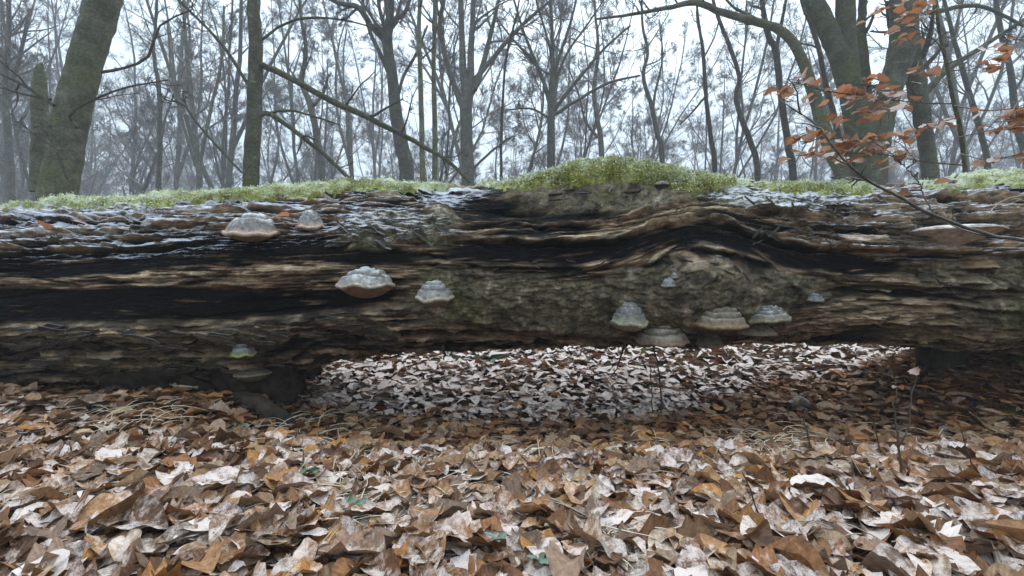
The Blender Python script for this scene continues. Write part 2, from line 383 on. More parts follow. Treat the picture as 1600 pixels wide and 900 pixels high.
bark = np.maximum.reduce([
    blob(wx, wy, 830, 470, 150, 42), blob(wx, wy, 720, 462, 90, 40), blob(wx, wy, 910, 490, 80, 34),
    blob(wx, wy, 1090, 470, 150, 55), blob(wx, wy, 1200, 450, 100, 30), blob(wx, wy, 1000, 438, 60, 22),
    blob(wx, wy, 620, 355, 90, 24), blob(wx, wy, 570, 375, 55, 15), blob(wx, wy, 690, 350, 30, 34),
    blob(wx, wy, 930, 300, 130, 20), blob(wx, wy, 1000, 310, 60, 18),
    blob(wx, wy, 1540, 430, 120, 30), blob(wx, wy, 1590, 490, 90, 24), blob(wx, wy, 390, 525, 60, 18),
    blob(wx, wy, 1240, 310, 130, 24), blob(wx, wy, 1130, 300, 70, 14)])
char = np.maximum(char, .92 * sst(.10, .24, fbm(S * 1.3, Q * 13, 4, 57)) * (1 - sst(1250, 1450, wx) * .6)) * (1 - bark * .92)
tan = np.maximum.reduce([
    band(wx, wy, [(-900, 437, 8), (0, 440, 8), (150, 437, 6), (300, 430, 9), (480, 428, 11), (600, 428, 8), (680, 420, 5)], 0, .8),
    band(wx, wy, [(690, 362, 8), (800, 366, 8), (900, 368, 10), (960, 364, 13), (1030, 346, 11), (1105, 334, 8), (1170, 352, 7), (1260, 378, 7), (1440, 386, 9), (1600, 390, 9)], 0, .8),
    band(wx, wy, [(820, 345, 3), (900, 340, 8), (960, 332, 11), (1040, 325, 6)], 0, .8),
    band(wx, wy, [(540, 498, 8), (620, 492, 12), (680, 496, 6)], 0, .6),
    band(wx, wy, [(1290, 432, 9), (1400, 430, 10), (1480, 420, 8)], 0, .7), band(wx, wy, [(1290, 478, 9), (1400, 480, 12), (1500, 488, 8)], 0, .7),
    band(wx, wy, [(690, 416, 4), (800, 412, 4), (1000, 412, 5), (1080, 398, 3)], 0, .7),
    blob(wx, wy, 100, 512, 260, 7, .8), blob(wx, wy, 995, 432, 50, 16, .7), blob(wx, wy, 1530, 345, 170, 24, .8)]) * (1 - bark * .7)
red = np.maximum.reduce([band(wx, wy, [(750, 352, 4), (860, 350, 7), (960, 336, 10), (1010, 326, 5)], 0, .8), blob(wx, wy, 700, 520, 260, 12, .8), blob(wx, wy, 380, 566, 130, 12, .8), blob(wx, wy, 1180, 500, 300, 20, .9) * .5])
olive = np.maximum(blob(wx, wy, 60, 555, 330, 55, .6), blob(wx, wy, 1520, 500, 220, 50, .7))
shred = np.maximum.reduce([blob(wx, wy, 130, 555, 420, 48, .4), blob(wx, wy, 500, 520, 130, 34, .5)])
shelf = np.maximum(blob(wx, wy, 1480, 350, 260, 60, .5), blob(wx, wy, 1250, 315, 170, 26, .6))
topleft = blob(wx, wy, 100, 350, 420, 56, .5)

# --- relief (metres outward)
GRV = np.zeros(PX.shape); LIP = np.zeros(PX.shape)
H = .012 * fbm(S * 1.6, Q * 3, 3, 60)
chip = sst(.18, .26, fbm(S * 4.5, Q * 95, 3, 66)); n1 = fbm(S * 2.2, Q * 14, 4, 61); lay = n1 * 4.2
ter = (np.floor(lay) + sst(.0, .22, lay - np.floor(lay))) / 4.2
H = H + ter * .028 * (1 - .75 * char) * (1 - .6 * bark)
n2 = fbm(S * 4.2, Q * 42, 4, 64); l2 = n2 * 4; t2 = (np.floor(l2) + sst(0, .3, l2 - np.floor(l2))) / 4
H = H + t2 * .014 * (1 - .8 * char) * (1 - .9 * bark) * (1 + .9 * shred + .9 * shelf + .5 * topleft)
H = H + fbm(S * 7, Q * 130, 3, 67) * .009 * (1 - .5 * char) * (1 - .8 * bark) + noise(S * 40, Q * 190, 69) * .004 * (1 - .6 * bark) + chip * .012 * (1 - char) * (1 - bark)
crack = sst(.80, .97, 1 - np.abs(fbm(S * 1.1, Q * 9, 3, 70)) * 2.2) * sst(-.1, .3, noise(S * 1.7, Q * 3, 73))
H = H - crack * .018 * (1 - bark)
hole = sst(.14, .32, fbm(S * 4.6, Q * 40, 4, 75)) * (1 - char) * (1 - .75 * bark); H = H - hole * .026 * np.maximum(np.maximum(shelf, shred), .55)
H = H - .010 * char + .012 * bark * (1 + .35 * fbm(S * 22, PY * K * 26, 4, 76)) + bark * .014 * fbm(S * 32, PY * K * 40, 4, 79) + bark * .010 * sst(.1, .2, fbm(S * 13, PY * K * 18, 3, 78))
for i, (ln, up, dn, am) in enumerate([
    ([(0, 442), (150, 436), (300, 428), (480, 424), (620, 420)], 10, 5, .014), ([(-400, 508), (0, 508), (200, 507), (380, 503), (520, 490), (640, 476)], 4, 30, .022),
    ([(690, 372), (800, 376), (900, 378), (960, 374), (1030, 352), (1105, 338), (1170, 362), (1260, 386), (1440, 393), (1650, 398)], 26, 5, .034),
    ([(780, 346), (860, 350), (930, 344), (1000, 330), (1060, 316)], 14, 5, .014), ([(640, 408), (760, 414), (900, 418), (1010, 408), (1090, 386), (1160, 398), (1250, 426), (1400, 442), (1600, 450)], 14, 5, .012),
    ([(1160, 330), (1250, 338), (1340, 345), (1450, 340), (1600, 336)], 18, 6, .03), ([(1260, 352), (1350, 360), (1450, 362), (1640, 358)], 12, 5, .022),
    ([(1430, 310), (1500, 308), (1600, 315), (1800, 318)], 16, 6, .03), ([(-300, 398), (0, 394), (120, 392), (250, 384), (330, 372)], 16, 4, .016), ([(-300, 372), (0, 368), (130, 360), (280, 352), (340, 345)], 14, 4, .014),
    ([(-300, 350), (0, 344), (150, 338), (330, 330), (480, 322)], 12, 4, .013), ([(0, 384), (160, 376), (300, 364)], 9, 3, .012), ([(720, 545), (800, 505), (960, 520), (1000, 520)], 10, 10, .008), ([(430, 560), (520, 525), (640, 508), (760, 512), (930, 522)], 16, 7, .014),
    ([(560, 540), (700, 528), (860, 530), (960, 534)], 14, 6, .012), ([(1270, 470), (1380, 468), (1500, 476), (1600, 480)], 12, 5, .014), ([(1280, 500), (1400, 500), (1520, 506)], 14, 6, .014), ([(0, 545), (120, 548), (260, 556), (420, 560)], 14, 5, .016), ([(0, 572), (160, 578), (330, 585)], 14, 5, .014)]):
    H = H + ledge(PX, PY, ln, up, dn, am, 6, 80 + i)
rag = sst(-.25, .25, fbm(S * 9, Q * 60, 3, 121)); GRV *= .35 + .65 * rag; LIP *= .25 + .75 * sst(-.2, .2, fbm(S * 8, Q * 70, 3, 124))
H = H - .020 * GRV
# swellings: the knot, the hump under the moss, the burr at the left foot
H = H + .055 * np.exp(-(ds / 85) ** 2 - ((PY - 462) / 48) ** 2) + .03 * np.exp(-((PX - 1120) / 34) ** 2 - ((PY - 428) / 20) ** 2)
H = H + .03 * np.exp(-((PX - 395) / 60) ** 2 - ((PY - 540) / 30) ** 2)
hump = np.exp(-np.abs((PX - 945) / np.where(PX < 945, 112, 130)) ** 2.6) * sst(np.radians(38), np.radians(72), TH) * (1 - sst(np.radians(120), np.radians(165), TH))
H = H + .084 * hump - .045 * np.exp(-((PX - 850) / 160) ** 2 - ((PY - 318) / 20) ** 2)
H = H + .03 * np.exp(-((PX - 1560) / 90) ** 2) * sst(np.radians(60), np.radians(85), TH)

# --- colour
def lerp(a, b, t): return a + (b - a) * t[..., None]
fibc = fbm(S * 2.2, Q * 62, 4, 90); fib2 = fbm(S * 3.5, Q * 150, 3, 93); blot = fbm(S * 2.4, Q * 7, 3, 95)
C = np.broadcast_to(np.array([.095, .058, .032]), PX.shape + (3,)).copy()
C = lerp(C, np.array([.20, .142, .085]), sst(-.05, .45, fibc))
C = lerp(C, np.array([.010, .008, .007]), sst(-.08, .2, -fibc + .5 * blot) * .95)
C = lerp(C, np.array([.135, .115, .060]), olive * .6)
C = lerp(C, np.array([.022, .018, .013]), sst(.15, .5, fbm(S * 5, Q * 26, 3, 101)) * .8 * np.maximum(shred, .4))
C = lerp(C, np.array([.34, .262, .165]), tan * sst(-.45, .25, fibc + .3 * blot) * .85)
C = lerp(C, np.array([.19, .095, .055]), red * sst(-.3, .3, blot + .5 * fib2) * .75)
C = lerp(C, np.array([.36, .285, .19]), sst(.2, .45, fib2 + .3 * fibc) * .75 * (1 - char))
C = lerp(C, np.array([.27, .205, .13]), chip * .7 * (1 - char) * (1 - bark))
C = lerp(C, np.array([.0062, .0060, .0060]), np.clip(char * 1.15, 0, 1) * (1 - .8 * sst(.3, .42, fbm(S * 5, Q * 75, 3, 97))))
bk = fbm(S * 9, PY * K * 11, 4, 98)
Bc = lerp(np.broadcast_to(np.array([.105, .092, .060]), PX.shape + (3,)).copy(), np.array([.045, .040, .028]), sst(-.1, .4, bk))
Bc = lerp(Bc, np.array([.20, .17, .12]), sst(.12, .5, fbm(S * 14, PY * K * 16, 3, 99)))
Bc = lerp(Bc, np.array([.09, .095, .04]), .6 * sst(.0, .4, fbm(S * 3, PY * K * 4, 3, 100)))
C = C * (1 - bark[..., None]) + Bc * bark[..., None]
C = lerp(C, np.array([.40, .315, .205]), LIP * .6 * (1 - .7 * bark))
C = C * (1 - .88 * GRV)[..., None]  # groove below each ledge darkened in the colour, as shadow under the lip
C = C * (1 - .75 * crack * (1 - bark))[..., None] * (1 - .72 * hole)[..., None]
FRO = .15 + .66 * topleft + .10 * sst(335, 300, wy) + .12 * sst(415, 330, wy) + .30 * blob(wx, wy, 600, 335, 150, 42, .6) + .46 * shelf + .42 * blob(wx, wy, 715, 303, 55, 15, .5) - .22 * sst(440, 540, wy)
FRO = FRO + .30 * blob(wx, wy, 1130, 425, 60, 25, .6) - .45 * blob(wx, wy, 900, 325, 190, 50, .4) + .16 * blob(wx, wy, 900, 370, 300, 12, .6) + .1 * fbm(S * 2, Q * 8, 3, 111) + .34 * LIP * sst(420, 385, wy)
C = C * (1 + .30 * (1 - char) + .15 * sst(1000, 1300, wx) * (1 - char))[..., None]
RO = .85 - .12 * char
rad = RB + H
VL = np.stack([U, LOGY - rad * np.cos(TH), ZB + rad * np.sin(TH)], -1)

F = grid_faces(NU, NV)
i = np.arange(NU - 1) * NV
F = np.concatenate([F, np.stack([i + NV - 1, i + 2 * NV - 1, i + NV, i], 1)])
Vf = VL.reshape(-1, 3)
ends = []
for e in (0, NU - 1):
    ends.append(VL[e].mean(0))
Vall = np.vstack([Vf, ends]); nbase = len(Vf)
k0 = np.arange(NV); k1 = (k0 + 1) % NV
E1 = np.stack([k0, k1, np.full(NV, nbase)], 1); b2 = (NU - 1) * NV
E2 = np.stack([b2 + k1, b2 + k0, np.full(NV, nbase + 1)], 1)
ext = lambda a: np.concatenate([a.reshape(nbase, -1), np.tile(a.reshape(nbase, -1).mean(0), (2, 1))])
LOG = link('fallen_log', None, loc=(-2.0, LOGY, 0))
tag(LOG, 'huge rotten fallen log with dark charred bands lying across the leaf litter', 'log')
bpy.context.view_layer.update()
LINV = Matrix.Translation((2.0, -LOGY, 0))
def under_log(name, me, loc=(0, 0, 0), rot=(0, 0, 0), scale=(1, 1, 1), parent=None):
    o = link(name, me, LOG, Vector(loc) + Vector((2.0, -LOGY, 0)), rot, scale); return o
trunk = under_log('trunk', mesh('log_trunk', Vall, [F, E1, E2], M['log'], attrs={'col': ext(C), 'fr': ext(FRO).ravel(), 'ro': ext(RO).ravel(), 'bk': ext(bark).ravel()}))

# surface lookup
front = (TH > np.radians(-85)) & (TH < np.radians(86)) & (np.abs(U) < 2.9)
Pf = VL[front]; prx = 800 + FPX * Pf[:, 0] / Pf[:, 1]; pry = 450 - FPX * (Pf[:, 2] - CAMH) / Pf[:, 1]; thf = TH[front]
def on_log(px, py):
    d = (prx - px) ** 2 + (pry - py) ** 2; j = np.argmin(d); near = d < 20
    if near.any(): jj = np.nonzero(near)[0]; j = jj[np.argmin(Pf[jj, 1])]
    return Pf[j].copy(), thf[j]

# ---------------------------------------------------------------- log parts: stubs, flakes, splinters
def lump(name, path, radii, sides, amp, seed, mat, sq=1.0):
    P = catmull(path, 22); r = np.interp(np.linspace(0, 1, 22), np.linspace(0, 1, len(radii)), radii)
    V, Fq = tubes([(P, r)], sides); V = V.reshape(22, sides, 3); c = P[:, None, :]
    k = np.arange(sides); tt = np.arange(22)
    n = fbm(np.cos(k / sides * 6.283)[None, :] * 1.6 + tt[:, None] * .12, np.sin(k / sides * 6.283)[None, :] * 1.6 + seed, 4, seed)
    n = n + .5 * noise(k[None, :] * .9 + 0 * tt[:, None], tt[:, None] * .25, seed + 3)
    V = c + (V - c) * (1 + amp * n[..., None])
    V = np.vstack([V.reshape(-1, 3), P[0], P[-1]]); nb = 22 * sides; k2 = (k + 1) % sides
    return mesh(name, V, [Fq, np.stack([k2, k, np.full(sides, nb)], 1), np.stack([nb - sides + k, nb - sides + k2, np.full(sides, nb + 1)], 1)], mat)
under_log('branch_stub', lump('root_stub', [(-1.12, 2.05, .2), (-1.16, 1.98, .07), (-1.12, 1.95, -.03), (-1.10, 1.93, -.12)], [.22, .2, .15, .12], 40, .5, 31, M['rot']))
under_log('branch_stub', lump('root_stub', [(-1.45, 2.05, .2), (-1.5, 1.95, .08), (-1.5, 1.9, -.03)], [.24, .22, .2], 40, .5, 33, M['rot']))
under_log('branch_stub', lump('limb_stub', [(2.25, 2.2, .34), (2.17, 2.17, .18), (2.12, 2.15, .06), (2.08, 2.14, -.12)], [.2, .10, .07, .085], 26, .5, 35, M['rot']))

def flake_mesh(seed, L, W, curl):
    r = np.random.default_rng(seed); n = 6
    t = np.linspace(0, 1, n); w = W * (.35 + .65 * np.sin(np.pi * np.clip(t, .06, .94))) * (1 + .45 * (r.random(n) - .5))
    cen = W * .5 * (r.random(n) - .5); X = (t - .5) * L
    rows = []
    for j, a in enumerate((-1, 0, 1)):
        z = curl * W * (a * a) * (1 if a < 0 else .4) + .25 * W * (r.random(n) - .5)
        rows.append(np.stack([X + .1 * L * (r.random(n) - .5), cen + a * w * .5, z], 1))
    top = np.stack(rows, 1).reshape(-1, 3); V = top
    return V, grid_faces(n, 3)
def thick(V, Fq, th):
    n = len(V); Vb = V.copy(); Vb[:, 2] -= th
    edges = {}
    for f in Fq:
        for a, b in zip(f, np.roll(f, -1)): edges.setdefault((min(a, b), max(a, b)), []).append((a, b))
    side = [(b, a, a + n, b + n) for e in edges.values() if len(e) == 1 for a, b in e]
    return np.vstack([V, Vb]), np.concatenate([Fq, Fq[:, ::-1] + n, np.array(side)])
FL = []
for s in range(14):
    V, Fq = flake_mesh(500 + s, 1.0, .20 if s % 2 else .13, .5); V, Fq = thick(V, Fq, .05)
    FL.append((mesh('wood_flake', V, Fq, M['flake'], False), mesh('bark_flake', V, Fq, M['flake2'], False)))
def frame_at(th, spin, tilt):
    """local x along the log, z outward"""
    nrm = Vector((0, -math.cos(th), math.sin(th))); xa = Vector((1, 0, 0)); ya = nrm.cross(xa)
    m = Matrix((xa, ya, nrm)).transposed()
    return (m @ Matrix.Rotation(spin, 3, 'Z') @ Matrix.Rotation(tilt, 3, 'X')).to_euler()
rf = np.random.default_rng(77)
def strew(n, x0, x1, y0, y1, lo, hi, kind, name, spin=.25, tilt=.35, lift=.004):
    for _ in range(n):
        px, py = rf.uniform(x0, x1), rf.uniform(y0, y1); p, th = on_log(px, py)
        s = rf.uniform(lo, hi); nv = np.array([0, -math.cos(th), math.sin(th)]); q = p + nv * lift
        under_log(name, FL[rf.integers(14)][kind], q, frame_at(th, rf.normal(0, spin), rf.normal(.15, tilt)), (s, s * rf.uniform(.7, 1.3), s * .7))
strew(95, -10, 440, 508, 592, .05, .15, 0, 'wood_flake', .18, .3)
strew(22, 420, 700, 485, 535, .04, .13, 0, 'wood_flake', .2, .3)
strew(18, 520, 710, 340, 392, .04, .10, 1, 'bark_flake', .5, .3)
strew(16, 1170, 1310, 350, 392, .03, .07, 1, 'bark_flake', .7, .5)
strew(14, 850, 1030, 292, 330, .03, .08, 1, 'bark_flake', .8, .5)
strew(26, 1250, 1600, 320, 380, .04, .14, 0, 'wood_flake', .2, .4)
strew(16, 1150, 1330, 295, 330, .04, .09, 1, 'bark_flake', .5, .4)
strew(18, 1260, 1590, 425, 500, .03, .09, 0, 'wood_flake', .2, .3)
strew(14, 0, 340, 345, 400, .03, .07, 1, 'bark_flake', .5, .4)
strew(14, 1040, 1180, 400, 445, .025, .06, 1, 'bark_flake', .6, .5)
strew(12, 700, 1000, 400, 440, .02, .05, 0, 'wood_flake', .4, .4)

# ---------------------------------------------------------------- moss
def moss_mat(name, label, x0, x1, lower, thick_m, seed, nfr, patch=0.0, dens_col=0.0):
    """a mat of moss over the log's back: lower = list of (px, py) of its hanging front edge"""
    k2 = (slice(None, None, 2), slice(None, None, 2)); px_, th_, u_, rb_, zb_, h_ = PX[k2], TH[k2], U[k2], RB[k2], ZB[k2], H[k2]
    A3 = VL[k2]; pya = 450 - FPX * (A3[..., 2] - CAMH) / A3[..., 1]; sil = np.argmin(np.where(np.cos(th_) > -.5, pya, 1e9), axis=1)
    col_i = np.arange(th_.shape[1])[None, :]; pya = np.where(col_i >= sil[:, None], -50.0, pya)
    lo = np.interp(px_, [p[0] for p in lower], [p[1] for p in lower]) + 9 * fbm(px_ * .03, th_ * 4, 3, seed) + 4 * noise(px_ * .12, th_ * 12, seed + 2)
    m = sst(0, 14, lo - pya) * sst(x0 - 10, x0 + 25, px_ + 10 * noise(th_ * 9, px_ * 0, seed)) * (1 - sst(x1 - 25, x1 + 10, px_)) * (1 - sst(np.radians(122), np.radians(138), th_)) * (th_ > .2)
    if patch: m = m * sst(-.25, .15, fbm(px_ * .022, th_ * 4, 3, seed + 7) + patch)
    N = np.stack([0 * th_, -np.cos(th_), np.sin(th_)], -1)
    lum = fbm(u_ * 10, th_ * 5, 5, seed + 20, .6)
    off = .72 * thick_m * np.sqrt(np.clip(m, 0, 1)) * (.75 + 1.5 * lum)
    V3 = A3 + N * (off - .006 * (m < .02))[..., None]
    nu2, nv2 = th_.shape; THf = th_.reshape(-1)
    keep = m.reshape(-1) > .01
    Fg = grid_faces(nu2, nv2); Fk = Fg[keep[Fg].any(1)]
    used = np.unique(Fk); remap = np.full(nu2 * nv2, -1); remap[used] = np.arange(len(used))
    V = V3.reshape(-1, 3)[used]
    up = np.clip((THf[used] - np.radians(35)) / np.radians(50), 0, 1)
    lumf = lum.reshape(-1)[used]
    dk = np.array([.09, .10, .02]); md = np.array([.32, .33, .08])
    col = dk + (md - dk) * np.clip(.35 + .8 * lumf + .2 * up, 0, 1)[:, None]
    fr = .12 + .6 * up + .35 * lumf
    # fronds
    r = np.random.default_rng(seed + 300)
    mm = m.reshape(-1)[used]; ok = np.nonzero(mm > .12)[0]
    wgt = np.ones(len(ok)); idx = ok[r.integers(0, len(ok), nfr)]
    P = V[idx] + r.normal(0, .003, (nfr, 3)); th = THf[used][idx]
    n = np.stack([0 * th, -np.cos(th), np.sin(th)], 1)
    edge = 1 - np.clip(mm[idx], 0, 1)
    d = n * .8 + r.normal(0, .55, (nfr, 3)); d[:, 2] -= .9 * edge + .25 * (np.cos(th) > .3); d /= np.linalg.norm(d, axis=1, keepdims=True)
    side = np.cross(d, r.normal(0, 1, (nfr, 3))); side /= np.linalg.norm(side, axis=1, keepdims=True)
    L = r.uniform(.0035, .0085, nfr)[:, None] * (1 + .35 * (thick_m > .025)); W = L * r.uniform(.22, .36, nfr)[:, None]
    b = np.cross(side, d)
    v0 = P - d * .003; v1 = P + d * L * .5 + side * W + b * L * .08; v2 = P + d * L * .5 - side * W + b * L * .08; v3 = P + d * L
    FV = np.stack([v0, v1, v3, v2], 1).reshape(-1, 3)
    ba = len(V); q = np.arange(nfr) * 4 + ba
    FF = np.stack([q, q + 1, q + 2, q + 3], 1)
    g = r.random(nfr); lf = lumf[idx]
    ccol = np.array([.24, .245, .05]) * (1 - g)[:, None] + np.array([.52, .50, .17]) * g[:, None]
    ccol = ccol * np.clip(.75 + .9 * lf, .35, 1.5)[:, None]
    upf = np.clip(th / np.radians(88), 0, 1) ** 2
    f0 = np.clip(.40 + .7 * upf + .5 * lf + r.normal(0, .18, nfr) - dens_col, 0, 1.2)
    col = np.concatenate([col, np.repeat(ccol, 4, 0) * np.tile([.5, 1, 1.2, 1], nfr)[:, None]])
    fr = np.concatenate([fr - dens_col, np.repeat(f0, 4) * np.tile([.3, .8, 1.25, .8], nfr)])
    o = link(name, mesh(name, np.vstack([V, FV]), [remap[Fk], FF], M['moss'], True, {'col': col, 'fr': fr}))
    tag(o, label, 'moss', 'moss mats along the top of the log', 'stuff')
moss_mat('moss_mat', 'frosted moss strip along the low left end of the log, beneath the leaning beech', -700, 505, [(-700, 346), (0, 328), (100, 326), (150, 327), (230, 325), (330, 318), (400, 316), (440, 310), (500, 309)], .018, 600, 36000, .20)
moss_mat('moss_mat', 'pale frosted moss patch on the log left of the hump', 500, 715, [(500, 308), (560, 300), (640, 302), (690, 298), (715, 292)], .013, 620, 13000, .15)
moss_mat('moss_mat', 'thick bright green moss cushion draped over the hump of the log', 745, 1150, [(745, 292), (790, 299), (830, 296), (900, 288), (960, 285), (1020, 290), (1060, 301), (1100, 300), (1150, 292)], .036, 640, 38000, 0, .12)
moss_mat('moss_mat', 'patchy moss mat on the log top right of the hump, before the many-stemmed beech', 1140, 1365, [(1140, 290), (1200, 298), (1260, 302), (1340, 308), (1365, 300)], .018, 660, 12000, .12)
moss_mat('moss_mat', 'thin frosted moss on the raised right end of the log, by the young beech', 1440, 2300, [(1440, 298), (1500, 300), (1560, 292), (1620, 300), (2300, 300)], .012, 680, 7000, .1)
r0 = np.random.default_rng(5)

# ---------------------------------------------------------------- bracket fungi
def fungus(label, cx, ym, wpx, cap, under, depth=.75, steps=3, col=(.30, .29, .27), pcol=(.23, .15, .10), fr=.35, tri=0.0, lumps=.05, seed=0, rim=None, name='bracket_fungus', tilt=0.0, ring=1.0):
    p, th = on_log(cx, ym - cap * .3); k = max(p[1] - .06, 1.2) / FPX
    W = wpx * k * .5; Hc = cap * k * .9; col = (.80 * col[0], .77 * col[1], .72 * col[2]); fr = fr + .02; Hu = under * k; D = W * 2 * depth * .62
    wall = p[1] + .012
    z0 = CAMH + (450 - ym) / FPX * (wall - D * .45)
    root = link(name, None, loc=((cx - 800) / FPX * (wall - D * .45), wall, z0), rot=(0, tilt, 0)); tag(root, label, 'fungus', 'bracket fungi growing on the log')
    nphi, nt = 40, 22
    ph = np.linspace(-np.pi * .5 - .35, np.pi * .5 + .35, nphi)   # wraps a little behind the wall plane
    t = np.linspace(0, 1, nt)
    PH, Tt = np.meshgrid(ph, t, indexing='ij')
    wob = 1 + (lumps * 1.5 + .05) * fbm(np.cos(PH) * 1.7, np.sin(PH) * 1.7 + seed, 3, seed)
    rho_x, rho_y = W * wob, D * wob
    st = Tt * steps + .25 * noise(PH * 1.3, Tt * 2 + seed, seed + 2); fr_ = st - np.floor(st)
    groove = np.exp(-((fr_ - .02) / .13) ** 2) + np.exp(-((fr_ - 1.02) / .13) ** 2)      # growth rings
    rad = np.clip(Tt, .02, 1) ** .8; z = Hc * (1 - Tt ** 2.1) ** .85
    sink = groove * sst(.1, .3, Tt) * (1 - sst(.93, 1, Tt)) * ring
    z = z - Hc * .10 * sink; rad = rad * (1 - .035 * sink)
    zn = Hc * 1.3 * lumps * fbm(PH * 1.1 + seed, Tt * 1.8, 3, seed + 4) * (1 - Tt ** 4)
    skew = .16 * math.sin(seed * 2.3); X = rho_x * (rad * np.sin(PH) + skew * (1 - Tt) ** 1.5); Yy = -rho_y * rad * np.cos(PH); Z = z + zn + Hc * Tt ** 2 * (-.12 * np.cos(PH) + .16 * noise(PH * 1.5, Tt * 0 + seed, seed + 6)) * (1 if Hc > .02 else .4)
    Vc = np.stack([X, Yy, Z], -1)
    c0 = np.array(col); zone = .5 + .5 * np.sin(st * 2 * np.pi * 1.0 + seed) ; nn = fbm(PH * 3, Tt * 4, 3, seed + 9)
    cc = c0 * ((.78 + .5 * zone + .35 * nn) * (1 - .6 * sink))[..., None]
    marg = sst(.86, 1, Tt)
    rc = np.array(rim if rim is not None else (.33, .25, .17)) * 1.2
    cc = cc * (1 - .7 * marg)[..., None] + rc * .7 * marg[..., None]
    link('cap', mesh('cap', Vc.reshape(-1, 3), grid_faces(nphi, nt), M['fungus'], True, {'col': cc.reshape(-1, 3), 'fr': (fr - .06 + .22 * nn - .25 * marg - .25 * sink).ravel()}), root)
    # margin: rolled lip
    a = np.linspace(0, np.pi, 7); lip = max(Hc * .11, .004)
    PH2, A2 = np.meshgrid(ph, a, indexing='ij'); w1 = wob[:, -1][:, None]; zn1 = Z[:, -1][:, None]
    rr = 1 + np.sin(A2) * lip / W
    Vr = np.stack([W * w1 * rr * np.sin(PH2), -D * w1 * rr * np.cos(PH2), zn1 - lip + lip * np.cos(A2) + lumps * .04 * W * noise(PH2 * 5, A2 * 0 + seed, seed)], -1)
    link('margin', mesh('margin', Vr.reshape(-1, 3), grid_faces(nphi, 7), M['fungus'], True, {'col': np.broadcast_to(rc, (nphi * 7, 3)), 'fr': np.full(nphi * 7, fr - .22)}), root)
    # underside
    tu = np.linspace(0, 1, 12); PH3, T3 = np.meshgrid(ph, tu, indexing='ij')
    ru = 1 - T3; zu = -2 * lip - Hu * (1 - (1 - T3) ** (1.9 if not tri else 1.05)) + Z[:, -1][:, None] * (1 - T3)
    Vu = np.stack([W * w1 * ru * np.sin(PH3), -D * w1 * ru * np.cos(PH3) * .98, zu], -1)
    cu = np.array(pcol) * (.9 + .25 * fbm(PH3 * 4, T3 * 5, 2, seed + 12))[..., None]
    link('pore_surface', mesh('pore_surface', Vu.reshape(-1, 3), grid_faces(nphi, 12)[:, ::-1], M['fungus'], True, {'col': cu.reshape(-1, 3), 'fr': np.full(nphi * 12, -1.0)}), root)
    return root
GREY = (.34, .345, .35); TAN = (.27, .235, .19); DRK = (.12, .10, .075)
PINK = (.40, .29, .22)
fungus('large smooth frosted hoof fungus with tan rim below the left moss strip', 387, 361, 78, 34, 9, .8, 2, GREY, (.27, .19, .14), .55, seed=1, rim=PINK)
fungus('small frosted hoof fungus with tan rim right of the large smooth one', 482, 351, 40, 28, 4, .8, 3, GREY, (.27, .19, .14), .5, seed=2, rim=PINK)
fungus('knobbly frost-capped bracket fungus with a broad bare brown underside', 568, 442, 86, 28, 19, .75, 3, (.36, .36, .36), (.25, .145, .095), .6, seed=3, lumps=.13, rim=(.30, .26, .2))
fungus('tiered pale grey bracket fungus shaped like a bell on the grey bark patch', 678, 463, 58, 30, 11, .75, 4, GREY, (.25, .17, .12), .5, seed=4, rim=(.32, .28, .2))
fungus('small grey bracket fungus with a greenish rim low on the log left of the gap', 376, 552, 36, 20, 3, .8, 3, (.26, .28, .29), (.18, .13, .09), .3, seed=5, rim=(.20, .22, .08))
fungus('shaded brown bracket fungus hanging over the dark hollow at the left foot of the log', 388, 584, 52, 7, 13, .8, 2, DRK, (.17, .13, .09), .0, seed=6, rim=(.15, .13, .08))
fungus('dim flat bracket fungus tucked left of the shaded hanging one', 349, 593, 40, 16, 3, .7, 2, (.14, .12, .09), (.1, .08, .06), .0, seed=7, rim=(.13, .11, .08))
fungus('wrinkled grey bracket fungus with pale underside at the left edge of the knot', 986, 501, 56, 34, 11, .8, 4, (.27, .28, .27), (.36, .27, .20), .42, seed=8, lumps=.12, rim=(.24, .22, .14))
fungus('small rounded frosted fungus knob on the mossy bark above the knot cluster', 1046, 444, 23, 13, 5, .9, 1, (.30, .31, .31), (.13, .12, .09), .45, seed=9, rim=(.22, .22, .2))
fungus('tiny round frosted fungus bud above the small rounded knob', 1055, 432, 11, 8, 3, .9, 1, (.30, .31, .31), (.13, .12, .09), .45, seed=10, rim=(.22, .22, .2))
fungus('wide tan-grey bracket fungus at the log\'s lower edge, seen from above', 1040, 531, 80, 28, 5, .9, 4, (.34, .30, .245), (.15, .11, .08), .36, seed=11, lumps=.05, rim=(.23, .16, .11))
fungus('broad brown ridged bracket fungus in the middle of the knot cluster', 1131, 505, 76, 34, 6, .8, 5, (.30, .265, .20), (.16, .11, .075), .34, seed=12, lumps=.08, rim=(.22, .15, .09))
fungus('ridged grey bracket fungus with frosted top, right of the broad brown one', 1203, 496, 70, 23, 4, .8, 5, (.31, .31, .29), (.15, .11, .08), .5, seed=13, lumps=.12, rim=(.20, .17, .10), tilt=-.12)
fungus('smooth tan bracket fungus directly beneath the ridged grey one', 1186, 519, 60, 14, 4, .9, 3, (.29, .255, .20), (.12, .09, .07), .2, seed=14, rim=(.2, .15, .1))
fungus('dark brown rounded fungus on the underside between its tan neighbours', 1112, 537, 40, 22, 4, .9, 3, (.13, .10, .075), (.09, .07, .05), .0, seed=15, rim=(.14, .1, .07))
fungus('lone small frosted bracket fungus right of the knot cluster', 1275, 467, 24, 12, 3, .8, 3, (.28, .30, .31), (.14, .12, .09), .5, seed=16, lumps=.12, rim=(.24, .24, .2))
